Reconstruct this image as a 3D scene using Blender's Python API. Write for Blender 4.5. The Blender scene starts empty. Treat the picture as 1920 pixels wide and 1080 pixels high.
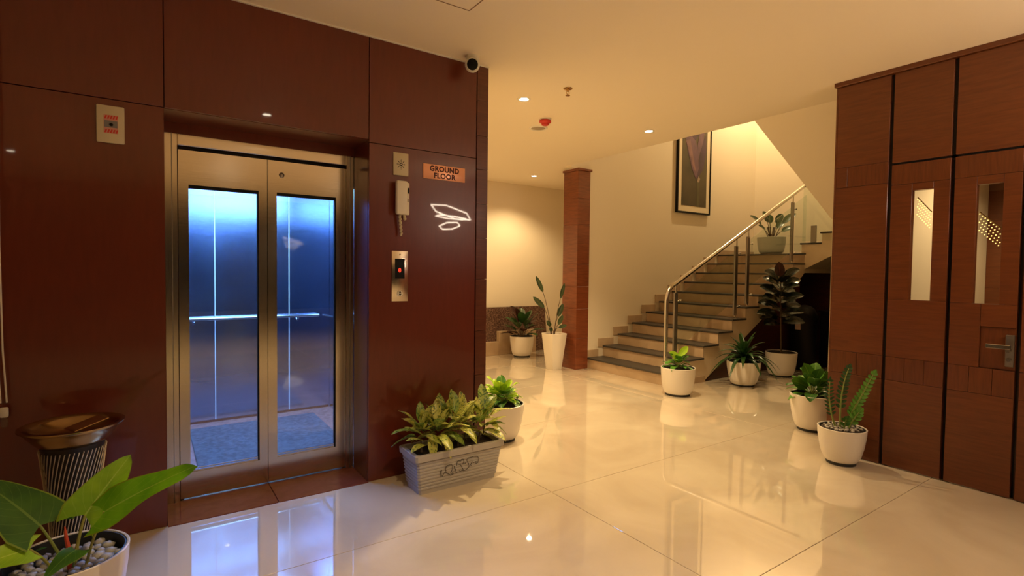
import bpy, bmesh, math, random
from mathutils import Vector, Matrix
random.seed(7)
PI = math.pi
scn = bpy.context.scene
COL = scn.collection

# ------------------------------------------------------------------ camera, world, exposure
CAM_H, F_PX = 1.32, 987.77
yaw, pitch, roll = math.radians(34.539), math.radians(1.8706), math.radians(.687)
fwd = Vector((math.sin(yaw)*math.cos(pitch), math.cos(yaw)*math.cos(pitch), -math.sin(pitch)))
rgt = Vector((math.cos(yaw), -math.sin(yaw), 0)); up = rgt.cross(fwd)
r2 = math.cos(roll)*rgt + math.sin(roll)*up; u2 = -math.sin(roll)*rgt + math.cos(roll)*up
cd = bpy.data.cameras.new('camera'); cam = bpy.data.objects.new('camera', cd); COL.objects.link(cam)
M = Matrix((r2, u2, -fwd)).transposed().to_4x4(); M.translation = (0, 0, CAM_H); cam.matrix_world = M
cd.sensor_width = 36; cd.lens = F_PX/1920*36; cd.clip_start = .05
scn.camera = cam
w = bpy.data.worlds.new('world'); scn.world = w; w.use_nodes = True
w.node_tree.nodes['Background'].inputs[0].default_value = (.02, .025, .04, 1)
w.node_tree.nodes['Background'].inputs[1].default_value = .3
scn.view_settings.view_transform = 'Standard'; scn.view_settings.look = 'None'
scn.view_settings.exposure = 0.0; scn.view_settings.gamma = 1; scn.view_settings.use_curve_mapping = False
try:
    scn.cycles.use_denoising = True; scn.cycles.sample_clamp_indirect = 6; scn.cycles.max_bounces = 12
    scn.cycles.diffuse_bounces = 6; scn.cycles.transparent_max_bounces = 16
except Exception: pass
WARM = (1.0, .72, .365); COOL = (.24, .48, 1.0)
P_DOWN, P_FAR, P_STAIR, P_CAR = 202, 108, 275, 95

# ------------------------------------------------------------------ object helpers
ORG = {}
def tag(o, label=None, cat=None, group=None, kind=None):
    if label: o['label'] = label
    if cat: o['category'] = cat
    if group: o['group'] = group
    if kind: o['kind'] = kind
    return o
def thing(name, label, cat, loc=(0, 0, 0), group=None, kind=None):
    o = bpy.data.objects.new(name, None); COL.objects.link(o); o.location = loc; o.empty_display_size = .1
    ORG[o] = Vector(loc)
    return tag(o, label, cat, group, kind)
class MB:
    """collects shapes (world coordinates) for ONE mesh"""
    def __init__(s): s.bm = bmesh.new(); s.uv = s.bm.loops.layers.uv.new('UVMap')
    def box(s, x0, x1, y0, y1, z0, z1, bev=0, seg=2, rot=None):
        t = bmesh.new(); bmesh.ops.create_cube(t, size=1)
        bmesh.ops.scale(t, vec=(abs(x1-x0), abs(y1-y0), abs(z1-z0)), verts=t.verts)
        if bev: bmesh.ops.bevel(t, geom=t.edges[:], offset=bev, segments=seg, profile=.5, affect='EDGES')
        if rot is not None: bmesh.ops.rotate(t, matrix=rot, verts=t.verts, cent=(0, 0, 0))
        bmesh.ops.translate(t, vec=((x0+x1)/2, (y0+y1)/2, (z0+z1)/2), verts=t.verts)
        s.add(t); return s
    def add(s, t):
        me = bpy.data.meshes.new('tmp'); t.to_mesh(me); t.free(); s.bm.from_mesh(me); bpy.data.meshes.remove(me)
    def prism(s, pts, fn, d0, d1):
        """pts 2-D outline, fn(u, v, d) -> point; between depths d0 and d1"""
        a = [s.bm.verts.new(fn(u, v, d0)) for u, v in pts]; b = [s.bm.verts.new(fn(u, v, d1)) for u, v in pts]
        s.bm.faces.new(a[::-1]); s.bm.faces.new(b); n = len(pts)
        for i in range(n): s.bm.faces.new((a[i], a[(i+1) % n], b[(i+1) % n], b[i]))
        return s
    def lathe(s, prof, c=(0, 0, 0), n=40, rfun=None, mat=None):
        """prof [(r, z)]; closed where r == 0"""
        c = Vector(c); rings = []
        T = (lambda p: c+(mat @ Vector(p))) if mat is not None else (lambda p: c+Vector(p))
        for r, z in prof:
            if r <= 1e-6: rings.append([s.bm.verts.new(T((0, 0, z)))])
            else:
                rings.append([s.bm.verts.new(T((r*(rfun(2*PI*k/n, z) if rfun else 1)*math.cos(2*PI*k/n), r*(rfun(2*PI*k/n, z) if rfun else 1)*math.sin(2*PI*k/n), z))) for k in range(n)])
        for a, b in zip(rings, rings[1:]):
            if len(a) == 1 and len(b) == 1: continue
            for k in range(n):
                k2 = (k+1) % n
                if len(a) == 1: s.bm.faces.new((a[0], b[k2], b[k]))
                elif len(b) == 1: s.bm.faces.new((a[k], a[k2], b[0]))
                else: s.bm.faces.new((a[k], a[k2], b[k2], b[k]))
        return s
    def tube(s, pts, r, n=8, closed=False, rr=None):
        pts = [Vector(p) for p in pts]; N = len(pts); rings = []; prev = None
        for i, p in enumerate(pts):
            if closed: t = pts[(i+1) % N]-pts[i-1]
            else: t = (pts[min(i+1, N-1)]-pts[max(i-1, 0)])
            t.normalize()
            if prev is None:
                a = Vector((0, 0, 1)) if abs(t.z) < .9 else Vector((1, 0, 0))
                x = t.cross(a).normalized()
            else: x = (prev-t*prev.dot(t)).normalized()
            y = t.cross(x); prev = x; q = rr[i] if rr else r
            rings.append([s.bm.verts.new(p+x*q*math.cos(2*PI*k/n)+y*q*math.sin(2*PI*k/n)) for k in range(n)])
        for i in range(N if closed else N-1):
            a, b = rings[i], rings[(i+1) % N]
            for k in range(n): s.bm.faces.new((a[k], a[(k+1) % n], b[(k+1) % n], b[k]))
        if not closed: s.bm.faces.new(rings[0][::-1]); s.bm.faces.new(rings[-1])
        return s
    def ball(s, c, r, sub=2, sc=(1, 1, 1), rot=None):
        t = bmesh.new(); bmesh.ops.create_icosphere(t, subdivisions=sub, radius=r); bmesh.ops.scale(t, vec=sc, verts=t.verts)
        if rot is not None: bmesh.ops.rotate(t, matrix=rot, verts=t.verts, cent=(0, 0, 0))
        bmesh.ops.translate(t, vec=c, verts=t.verts); s.add(t); return s
    def poly(s, pts):
        s.bm.faces.new([s.bm.verts.new(p) for p in pts]); return s
    def build(s, name, mat, parent=None, smooth=True, ang=.6, label=None, kind=None):
        o_ = Vector((0, 0, 0)); q = parent
        while q is not None: o_ = o_ + ORG.get(q, Vector()); q = q.parent
        if o_.length: bmesh.ops.translate(s.bm, vec=-o_, verts=s.bm.verts)
        bmesh.ops.recalc_face_normals(s.bm, faces=s.bm.faces) if kind != 'leaf' else None
        me = bpy.data.meshes.new(name); s.bm.to_mesh(me); s.bm.free()
        if smooth: me.shade_smooth(); me.set_sharp_from_angle(angle=ang)
        me.materials.append(mat)
        o = bpy.data.objects.new(name, me); COL.objects.link(o); o.parent = parent
        if label: o['label'] = label
        if kind and kind != 'leaf': o['kind'] = kind
        return o
def mesh_copy(o, parent, offs=None, mw=None):
    c = o.copy(); COL.objects.link(c); c.parent = parent
    if mw is not None: c.matrix_local = mw
    elif offs: c.location = offs
    return c
def copy_tree(o, loc, label=None):
    c = o.copy(); COL.objects.link(c); c.location = loc; ORG[c] = Vector(loc)
    if label: c['label'] = label
    for ch in list(o.children):
        d = ch.copy(); COL.objects.link(d); d.parent = c
        for g in ch.children:
            e = g.copy(); COL.objects.link(e); e.parent = d
    return c

# ------------------------------------------------------------------ materials
def nt(name):
    m = bpy.data.materials.new(name); m.use_nodes = True; t = m.node_tree
    return m, t, t.nodes['Principled BSDF']
def N(t, kind, **kw):
    n = t.nodes.new(kind)
    for k, v in kw.items(): setattr(n, k, v)
    return n
def plain(name, col, rough=.5, metal=0, coat=0, spec=.5, emis=None, es=0, bump=0, bscale=80, var=0, vscale=6):
    m, t, b = nt(name); b.inputs['Base Color'].default_value = (*col, 1); b.inputs['Roughness'].default_value = rough
    b.inputs['Metallic'].default_value = metal; b.inputs['Coat Weight'].default_value = coat; b.inputs['Coat Roughness'].default_value = .05
    b.inputs['Specular IOR Level'].default_value = spec
    if emis: b.inputs['Emission Color'].default_value = (*emis, 1); b.inputs['Emission Strength'].default_value = es
    if bump or var:
        tc = N(t, 'ShaderNodeTexCoord'); no = N(t, 'ShaderNodeTexNoise'); t.links.new(tc.outputs['Object'], no.inputs['Vector'])
        if bump:
            no.inputs['Scale'].default_value = bscale; no.inputs['Detail'].default_value = 4
            bp = N(t, 'ShaderNodeBump'); bp.inputs['Strength'].default_value = bump; bp.inputs['Distance'].default_value = .002
            t.links.new(no.outputs['Fac'], bp.inputs['Height']); t.links.new(bp.outputs['Normal'], b.inputs['Normal'])
        if var:
            n2 = N(t, 'ShaderNodeTexNoise'); n2.inputs['Scale'].default_value = vscale; n2.inputs['Detail'].default_value = 5
            t.links.new(tc.outputs['Object'], n2.inputs['Vector'])
            rp = N(t, 'ShaderNodeValToRGB'); rp.color_ramp.elements[0].position = .35; rp.color_ramp.elements[1].position = .65
            rp.color_ramp.elements[0].color = (*[c*(1-var) for c in col], 1); rp.color_ramp.elements[1].color = (*[min(1, c*(1+var)) for c in col], 1)
            t.links.new(n2.outputs['Fac'], rp.inputs['Fac']); t.links.new(rp.outputs['Color'], b.inputs['Base Color'])
    return m
def wood(name, dark, mid, light, sc=(1, 1, 1), rough=.35, coat=0, crough=.05, blot=.35, spec=.5):
    """veneer: long streaks along the axis with the smallest scale, plus slow blotches"""
    m, t, b = nt(name); tc = N(t, 'ShaderNodeTexCoord'); mp = N(t, 'ShaderNodeMapping'); mp.inputs['Scale'].default_value = sc
    oi = N(t, 'ShaderNodeObjectInfo'); ad = N(t, 'ShaderNodeVectorMath', operation='ADD')
    mul = N(t, 'ShaderNodeMath', operation='MULTIPLY'); mul.inputs[1].default_value = 37.0
    t.links.new(oi.outputs['Random'], mul.inputs[0]); t.links.new(tc.outputs['Object'], ad.inputs[0]); t.links.new(mul.outputs[0], ad.inputs[1])
    t.links.new(ad.outputs[0], mp.inputs['Vector'])
    n1 = N(t, 'ShaderNodeTexNoise'); n1.inputs['Scale'].default_value = 5; n1.inputs['Detail'].default_value = 8; n1.inputs['Distortion'].default_value = .5
    t.links.new(mp.outputs['Vector'], n1.inputs['Vector'])
    rp = N(t, 'ShaderNodeValToRGB'); e = rp.color_ramp.elements
    e[0].position = .3; e[0].color = (*dark, 1); e[1].position = .72; e[1].color = (*light, 1)
    x = e.new(.5); x.color = (*mid, 1)
    t.links.new(n1.outputs['Fac'], rp.inputs['Fac'])
    n2 = N(t, 'ShaderNodeTexNoise'); n2.inputs['Scale'].default_value = 1.6; t.links.new(ad.outputs[0], n2.inputs['Vector'])
    mx = N(t, 'ShaderNodeMix', data_type='RGBA', blend_type='MULTIPLY'); mx.inputs['Factor'].default_value = blot
    t.links.new(rp.outputs['Color'], mx.inputs[6]); t.links.new(n2.outputs['Color'], mx.inputs[7])
    hs = N(t, 'ShaderNodeHueSaturation'); hs.inputs['Saturation'].default_value = 0; t.links.new(n2.outputs['Color'], hs.inputs['Color'])
    t.links.new(hs.outputs['Color'], mx.inputs[7])
    t.links.new(mx.outputs[2], b.inputs['Base Color'])
    b.inputs['Roughness'].default_value = rough; b.inputs['Coat Weight'].default_value = coat; b.inputs['Coat Roughness'].default_value = crough
    b.inputs['Specular IOR Level'].default_value = spec
    return m
def stone(name, a, b_, c, scale, rough, coat=0):
    m, t, b = nt(name); tc = N(t, 'ShaderNodeTexCoord'); ge = N(t, 'ShaderNodeNewGeometry')
    n1 = N(t, 'ShaderNodeTexNoise'); n1.inputs['Scale'].default_value = scale; n1.inputs['Detail'].default_value = 9; n1.inputs['Distortion'].default_value = .8
    t.links.new(ge.outputs['Position'], n1.inputs['Vector'])
    rp = N(t, 'ShaderNodeValToRGB'); e = rp.color_ramp.elements
    e[0].position = .3; e[0].color = (*a, 1); e[1].position = .7; e[1].color = (*c, 1); x = e.new(.5); x.color = (*b_, 1)
    t.links.new(n1.outputs['Fac'], rp.inputs['Fac']); t.links.new(rp.outputs['Color'], b.inputs['Base Color'])
    b.inputs['Roughness'].default_value = rough; b.inputs['Coat Weight'].default_value = coat; b.inputs['Coat Roughness'].default_value = .03
    return m
def brushed(name, col, rough=.24, sc=(1, 1, 200)):
    m, t, b = nt(name); b.inputs['Metallic'].default_value = 1; b.inputs['Base Color'].default_value = (*col, 1)
    tc = N(t, 'ShaderNodeTexCoord'); mp = N(t, 'ShaderNodeMapping'); mp.inputs['Scale'].default_value = sc
    no = N(t, 'ShaderNodeTexNoise'); no.inputs['Scale'].default_value = 4; no.inputs['Detail'].default_value = 3
    t.links.new(tc.outputs['Object'], mp.inputs['Vector']); t.links.new(mp.outputs['Vector'], no.inputs['Vector'])
    mr = N(t, 'ShaderNodeMapRange'); mr.inputs[3].default_value = rough-.05; mr.inputs[4].default_value = rough+.08
    t.links.new(no.outputs['Fac'], mr.inputs[0]); t.links.new(mr.outputs[0], b.inputs['Roughness'])
    bp = N(t, 'ShaderNodeBump'); bp.inputs['Strength'].default_value = .06; bp.inputs['Distance'].default_value = .001
    t.links.new(no.outputs['Fac'], bp.inputs['Height']); t.links.new(bp.outputs['Normal'], b.inputs['Normal'])
    return m
def glass(name, tint=(1, 1, 1), refl=1.0, dust=0):
    """architectural pane: clear pass-through plus Fresnel mirror"""
    m = bpy.data.materials.new(name); m.use_nodes = True; t = m.node_tree; t.nodes.clear()
    out = N(t, 'ShaderNodeOutputMaterial'); tr = N(t, 'ShaderNodeBsdfTransparent'); tr.inputs[0].default_value = (*tint, 1)
    gl = N(t, 'ShaderNodeBsdfGlossy'); gl.inputs['Roughness'].default_value = .01
    ge = N(t, 'ShaderNodeNewGeometry'); dt = N(t, 'ShaderNodeVectorMath', operation='DOT_PRODUCT')
    t.links.new(ge.outputs['Incoming'], dt.inputs[0]); t.links.new(ge.outputs['Normal'], dt.inputs[1])
    ab = N(t, 'ShaderNodeMath', operation='ABSOLUTE'); t.links.new(dt.outputs['Value'], ab.inputs[0])
    om = N(t, 'ShaderNodeMath', operation='SUBTRACT'); om.inputs[0].default_value = 1; t.links.new(ab.outputs[0], om.inputs[1])
    pw = N(t, 'ShaderNodeMath', operation='POWER'); pw.inputs[1].default_value = 5; t.links.new(om.outputs[0], pw.inputs[0])
    fr = N(t, 'ShaderNodeMath', operation='MULTIPLY_ADD'); fr.inputs[1].default_value = .96; fr.inputs[2].default_value = .04; t.links.new(pw.outputs[0], fr.inputs[0])
    mu = N(t, 'ShaderNodeMath', operation='MULTIPLY'); mu.inputs[1].default_value = refl; t.links.new(fr.outputs[0], mu.inputs[0])
    mx = N(t, 'ShaderNodeMixShader'); t.links.new(mu.outputs[0], mx.inputs[0]); t.links.new(tr.outputs[0], mx.inputs[1]); t.links.new(gl.outputs[0], mx.inputs[2])
    t.links.new(mx.outputs[0], out.inputs[0]); return m
def leafmat(name, c0, c1, vein, rough=.38, speck=None, midw=.06, edge=None, trans=.12):
    m, t, b = nt(name); uv = N(t, 'ShaderNodeUVMap'); sx = N(t, 'ShaderNodeSeparateXYZ'); t.links.new(uv.outputs[0], sx.inputs[0])
    tc = N(t, 'ShaderNodeTexCoord'); no = N(t, 'ShaderNodeTexNoise'); no.inputs['Scale'].default_value = 14; t.links.new(tc.outputs['Object'], no.inputs['Vector'])
    rp = N(t, 'ShaderNodeValToRGB'); rp.color_ramp.elements[0].color = (*c0, 1); rp.color_ramp.elements[1].color = (*c1, 1)
    rp.color_ramp.elements[0].position = .35; rp.color_ramp.elements[1].position = .65
    t.links.new(no.outputs['Fac'], rp.inputs['Fac']); col = rp.outputs['Color']
    if speck:
        vo = N(t, 'ShaderNodeTexNoise'); vo.inputs['Scale'].default_value = speck[1]; vo.inputs['Detail'].default_value = 3; t.links.new(tc.outputs['Object'], vo.inputs['Vector'])
        r3 = N(t, 'ShaderNodeValToRGB'); r3.color_ramp.elements[0].position = speck[2]; r3.color_ramp.elements[1].position = speck[2]+.06
        t.links.new(vo.outputs['Fac'], r3.inputs['Fac'])
        mx = N(t, 'ShaderNodeMix', data_type='RGBA'); t.links.new(r3.outputs['Color'], mx.inputs[0]); t.links.new(col, mx.inputs[6]); mx.inputs[7].default_value = (*speck[0], 1); col = mx.outputs[2]
    ab = N(t, 'ShaderNodeMath', operation='SUBTRACT'); ab.inputs[1].default_value = .5; t.links.new(sx.outputs[0], ab.inputs[0])
    a2 = N(t, 'ShaderNodeMath', operation='ABSOLUTE'); t.links.new(ab.outputs[0], a2.inputs[0])
    # side veins: stripes slanting away from the midrib
    sv = N(t, 'ShaderNodeMath', operation='MULTIPLY_ADD'); t.links.new(a2.outputs[0], sv.inputs[0]); sv.inputs[1].default_value = -.8; t.links.new(sx.outputs[1], sv.inputs[2])
    s2 = N(t, 'ShaderNodeMath', operation='MULTIPLY'); t.links.new(sv.outputs[0], s2.inputs[0]); s2.inputs[1].default_value = 44
    s3 = N(t, 'ShaderNodeMath', operation='SINE'); t.links.new(s2.outputs[0], s3.inputs[0])
    s4 = N(t, 'ShaderNodeMath', operation='GREATER_THAN'); t.links.new(s3.outputs[0], s4.inputs[0]); s4.inputs[1].default_value = .97
    s5 = N(t, 'ShaderNodeMath', operation='MULTIPLY'); t.links.new(s4.outputs[0], s5.inputs[0]); s5.inputs[1].default_value = .3
    lt = N(t, 'ShaderNodeMath', operation='LESS_THAN'); lt.inputs[1].default_value = midw/2; t.links.new(a2.outputs[0], lt.inputs[0])
    mxx = N(t, 'ShaderNodeMath', operation='MAXIMUM'); t.links.new(lt.outputs[0], mxx.inputs[0]); t.links.new(s5.outputs[0], mxx.inputs[1])
    m2 = N(t, 'ShaderNodeMix', data_type='RGBA'); t.links.new(mxx.outputs[0], m2.inputs[0]); t.links.new(col, m2.inputs[6]); m2.inputs[7].default_value = (*vein, 1); col = m2.outputs[2]
    if edge:
        gt = N(t, 'ShaderNodeMath', operation='GREATER_THAN'); gt.inputs[1].default_value = .47; t.links.new(a2.outputs[0], gt.inputs[0])
        m3 = N(t, 'ShaderNodeMix', data_type='RGBA'); t.links.new(gt.outputs[0], m3.inputs[0]); t.links.new(col, m3.inputs[6]); m3.inputs[7].default_value = (*edge, 1); col = m3.outputs[2]
    t.links.new(col, b.inputs['Base Color']); b.inputs['Roughness'].default_value = rough
    tl = N(t, 'ShaderNodeBsdfTranslucent'); t.links.new(col, tl.inputs[0]); ms = N(t, 'ShaderNodeMixShader'); ms.inputs[0].default_value = trans
    out = t.nodes['Material Output']; t.links.new(b.outputs[0], ms.inputs[1]); t.links.new(tl.outputs[0], ms.inputs[2]); t.links.new(ms.outputs[0], out.inputs[0])
    return m

CREAM = plain('cream_paint', (.80, .71, .56), .6, bump=.05, bscale=300)
CEILM = plain('ceiling_paint', (.90, .80, .63), .7)
FLOORM = stone('polished_marble_tile', (.56, .465, .345), (.63, .535, .405), (.69, .60, .46), 1.7, .02, coat=1)
GROUT = plain('tile_grout', (.28, .21, .13), .8)
LACQ = wood('red_lacquer_veneer', (.142, .0200, .0074), (.154, .0222, .0084), (.166, .0245, .0094), (9, 9, 1.5), .3, .5, .03, .3)
LACQE = wood('veneer_end_panel', (.10, .020, .007), (.13, .028, .009), (.16, .037, .012), (1.5, 1.5, 14), .35, .3, .1)
DOORW = wood('door_veneer', (.14, .036, .009), (.17, .046, .0115), (.20, .058, .015), (1.2, 1.2, 13), .35, .25, .15, .4)
DOORV = wood('door_veneer_upright', (.125, .032, .008), (.16, .043, .0105), (.19, .054, .014), (13, 13, 1.2), .35, .25, .15, .4)
PILW = wood('pillar_veneer', (.17, .040, .013), (.23, .058, .019), (.28, .075, .026), (1.2, 1.2, 12), .35, .3, .1)
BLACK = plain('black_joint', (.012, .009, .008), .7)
STEEL = brushed('brushed_steel', (.70, .63, .54), .13)
STEELV = brushed('brushed_steel_trim', (.70, .63, .54), .16, (200, 200, 1))
CHROME = plain('polished_steel', (.66, .62, .56), .18, 1)
DKSTEEL = brushed('dull_steel', (.34, .31, .28), .35)
CARW = brushed('car_wall_steel', (.46, .55, .74), .16, (1, 1, 120))
PANE = glass('clear_pane'); PANEG = glass('stair_glass', (.93, .97, .94), 1.0); PANED = glass('lift_door_glass', (.82, .90, 1.0), 3.8)
GRANR = stone('red_granite', (.15, .030, .018), (.17, .036, .022), (.19, .042, .027), 14, .07)
GRAND = stone('dark_granite', (.026, .022, .020), (.040, .034, .029), (.058, .050, .043), 70, .42)
GRANB = stone('brown_granite', (.030, .014, .010), (.12, .062, .045), (.30, .19, .14), 60, .2)
STEPC = stone('step_cladding', (.42, .30, .19), (.48, .345, .22), (.53, .39, .26), 4, .28)
STRC = stone('stringer_cladding', (.64, .51, .36), (.70, .57, .41), (.75, .62, .46), 3, .3)
POTW = plain('white_pot', (.80, .74, .66), .28, coat=.2)
POTG = plain('grey_pot', (.52, .53, .50), .45)
LINER = plain('black_liner', (.02, .02, .02), .5)
SOIL = plain('dark_soil', (.035, .022, .014), .95, bump=1, bscale=90)
PEB = plain('pale_pebble', (.42, .39, .34), .5, var=.25, vscale=18)
PLANT = plain('grey_planter', (.47, .44, .41), .55, bump=.1)
WHITEP = plain('white_plastic', (.80, .77, .68), .4)
IVORY = plain('ivory_plastic', (.62, .55, .38), .4)
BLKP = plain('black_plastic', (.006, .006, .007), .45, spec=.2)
REDP = plain('red_plastic', (.60, .03, .02), .35)
BRASS = plain('brass', (.62, .40, .16), .22, 1)
BRONZE = plain('dark_brass_bowl', (.46, .30, .13), .2, 1)
COPPER = plain('copper_sign', (.95, .47, .29), .3, .35)
INK = plain('sign_ink', (.07, .008, .004), .5)
LAMPE = plain('lamp_glow', (1, 1, 1), .5, emis=(1, .88, .66), es=45)
COOLE = plain('cool_lamp_glow', (1, 1, 1), .5, emis=(.45, .74, 1), es=14)
NEON = plain('neon_glow', (1, 1, 1), .5, emis=(1, .80, .60), es=60)
DOTE = plain('pinprick_glow', (1, .8, .3), .5, emis=(1, .72, .2), es=2.2)
REDE = plain('red_digit_glow', (1, .1, .05), .5, emis=(1, .06, .03), es=1.2)
MAT_BLUE = plain('blue_grey_carpet', (.060, .066, .070), .95, bump=1, bscale=240, var=.45, vscale=34)
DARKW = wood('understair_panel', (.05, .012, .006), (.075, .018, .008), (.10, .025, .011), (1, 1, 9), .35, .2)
NIGHT = plain('dark_night_glazing', (.012, .014, .022), .06)
LOBBYW = plain('lobby_wall_paint', (.09, .055, .03), .7)

L_BRIGHT = leafmat('bright_green_leaf', (.26, .52, .015), (.38, .66, .02), (.52, .74, .09), edge=(.30, .42, .02), midw=.035)
L_BRIGHT2 = leafmat('fresh_green_leaf', (.16, .50, .015), (.24, .62, .02), (.42, .72, .09), edge=(.30, .42, .02), midw=.035)
L_DARKG = leafmat('deep_green_leaf', (.035, .12, .018), (.055, .17, .022), (.14, .28, .05), midw=.04, edge=(.2, .3, .03))
L_SPECK = leafmat('speckled_leaf', (.46, .50, .07), (.66, .64, .17), (.55, .58, .16), speck=((.07, .15, .025), 95, .55), midw=.05)
L_SPECKG = leafmat('greener_speckled_leaf', (.24, .36, .05), (.38, .46, .10), (.44, .50, .12), speck=((.05, .14, .025), 75, .51), midw=.05)
L_LIME = leafmat('lime_leaf', (.36, .60, .02), (.55, .78, .06), (.28, .50, .03))
L_MID = leafmat('mid_green_leaf', (.06, .20, .02), (.11, .30, .03), (.20, .40, .06))
L_RUB = leafmat('near_black_leaf', (.008, .014, .007), (.016, .022, .010), (.05, .045, .025), rough=.22, trans=.04)
L_RUBR = leafmat('dark_red_leaf', (.030, .012, .008), (.05, .018, .010), (.10, .03, .02), rough=.25, trans=.05)
L_STRAP = leafmat('dark_strap_leaf', (.018, .055, .012), (.03, .09, .018), (.04, .10, .02), rough=.3)
L_FAR = leafmat('dusky_leaf', (.03, .055, .02), (.05, .09, .03), (.18, .2, .09), rough=.3)
STEMG = plain('green_stem', (.22, .28, .06), .5); STEMB = plain('brown_stem', (.10, .06, .03), .7); STEMY = plain('yellow_green_stem', (.36, .36, .08), .45)
SHEATH = plain('red_sheath', (.55, .07, .03), .5)

# ------------------------------------------------------------------ lamps
def spot(x, y, z, pw, col=WARM, size=120, blend=.6, r=.022, tgt=(0, 0, -1)):
    l = bpy.data.lights.new('lamp_beam', 'SPOT'); l.energy = pw; l.color = col; l.spot_size = math.radians(size); l.spot_blend = blend; l.shadow_soft_size = r
    o = bpy.data.objects.new('lamp_beam', l); COL.objects.link(o); o.location = (x, y, z)
    o.rotation_euler = Vector(tgt).to_track_quat('-Z', 'Y').to_euler(); return o
def point(x, y, z, pw, col=WARM, r=.05):
    l = bpy.data.lights.new('lamp_glow', 'POINT'); l.energy = pw; l.color = col; l.shadow_soft_size = r
    o = bpy.data.objects.new('lamp_glow', l); COL.objects.link(o); o.location = (x, y, z); return o
HC = 2.725
downs = []
def downlight(x, y, label, pw=P_DOWN, z=HC, size=104, group='recessed ceiling downlights'):
    t = thing('downlight', label, 'ceiling light', (x, y, z), group)
    MB().lathe([(.036, -.001), (.05, -.004), (.056, -.003), (.058, 0), (.036, 0)], (x, y, z), 28).build('trim_ring', WHITEP, t)
    MB().lathe([(0, -.0015), (.036, -.0015), (.036, -.0005), (0, -.0005)], (x, y, z), 24).build('lamp_face', LAMPE, t)
    spot(x, y, z-.012, pw, size=size); downs.append(t)

# ------------------------------------------------------------------ setting: floor
fl = MB().box(-3, 9, -5, 7.05, -.12, -.006).build('floor', GROUT, smooth=False); tag(fl, 'polished beige marble tiled lobby floor', 'floor', kind='structure')
xs = [-3, -.43, 1.97, 4.37, 6.77, 9.0]; ys = [-5, -4.71, -3.52, -2.33, -1.14, .05, 1.24, 2.42, 3.61, 4.80, 5.99, 7.05]
for a, b in zip(xs, xs[1:]):
    for c, d in zip(ys, ys[1:]):
        g = .0016
        if b <= 1.97 and c >= 2.4:                       # the lift shaft takes the corner
            if c >= 3.5: continue
            d = 3.16
        MB().box(a+g, b-g, c+g, d-g, -.03, 0, .001, 1).build('tile', FLOORM, fl, smooth=False)

# ------------------------------------------------------------------ setting: ceiling, upper stairwell
ce = MB()
ce.box(-3, 4.60, -5, 7.05, HC, HC+.3); ce.box(4.60, 9, -5, 1.88, HC, HC+.3)
ce.box(4.60, 9, 5.45, 7.05, HC, HC+.3)
ce = ce.build('ceiling', CEILM, smooth=False); tag(ce, 'flat cream painted lobby ceiling', 'ceiling', kind='structure')
MB().box(4.57, 4.60, 1.75, 5.33, HC+.3, 5.3).box(4.6, 9, 1.7, 1.75, HC+.3, 5.3).box(4.5, 9, 1.7, 5.5, 5.3, 5.4).build('upper_wall', CREAM, ce, smooth=False)
# access hatch joint lines in the ceiling
MB().box(.9, 1.44, 2.528, 2.534, HC-.0012, HC+.002).box(1.436, 1.442, 1.9, 2.53, HC-.0012, HC+.002).build('hatch_joint', plain('hatch_shadow_gap', (.25, .15, .08), .8), ce, smooth=False)
# pale bead where lift wall meets ceiling
tb = MB().box(-3, 1.95, 3.142, 3.156, HC-.006, HC).build('trim_1', WHITEP, smooth=False); tag(tb, 'thin pale bead between red wall and ceiling', 'trim', kind='structure')

# ------------------------------------------------------------------ setting: lift wall of lacquered panels
YE, X0, X1, ZL = 3.155, .066, 1.105, 2.108
wl = MB().box(-3, X0-.02, YE+.022, 3.60, 0, HC).box(X1+.02, 1.95, YE+.022, 3.50, 0, HC).box(1.50, 1.95, 3.50, 7.05, 0, HC).box(X0-.02, X1+.02, YE+.022, 3.60, ZL+.012, HC)
wl = wl.build('wall_left', BLACK, smooth=False); tag(wl, 'dark red lacquered panel wall around the lift', 'wall', kind='structure')
g = .0018
def lpanel(x0, x1, z0, z1): MB().box(x0+g, x1-g, YE, YE+.022, z0+g, z1-g, .0012, 1).build('panel', LACQ, wl, smooth=False)
for a, b in ((-3, -1.6), (-1.6, X0)):
    lpanel(a, b, 0, ZL); lpanel(a, b, ZL, HC)
lpanel(X0, X1, ZL, HC); lpanel(X1, 1.86, 0, 2.09); lpanel(X1, 1.86, 2.09, HC)
zs = [0, .19, .59, .898, 1.26, 1.543, 1.779, 2.017, 2.247, 2.487, HC]
for a, b in zip(zs, zs[1:]):                             # veneer end strip in blocks
    MB().box(1.86+g, 1.95, YE-.006, 3.19, a+.001, b-.001, .0012, 1).build('veneer_block', LACQE, wl, smooth=False)
MB().box(1.95, 1.962, 3.19, 7.05, 0, HC).build('side_panel', CREAM, wl, smooth=False)
# reveal of the lift opening
MB().box(X1, X1+.02, YE+.022, 3.44, 0, ZL).build('reveal_panel', LACQ, wl, smooth=False)
MB().box(X0-.02, X0, YE+.022, 3.44, 0, ZL).build('reveal_panel', LACQ, wl, smooth=False)
MB().box(X0, X1, YE+.022, 3.44, ZL, ZL+.012).build('soffit_panel', LACQ, wl, smooth=False)
# red granite threshold, two slabs
for a, b in ((X0, .588), (.590, X1)):
    MB().box(a, b, YE-.012, 3.46, -.02, .004, .002, 1).build('threshold_slab', GRANR, wl, smooth=False)

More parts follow.
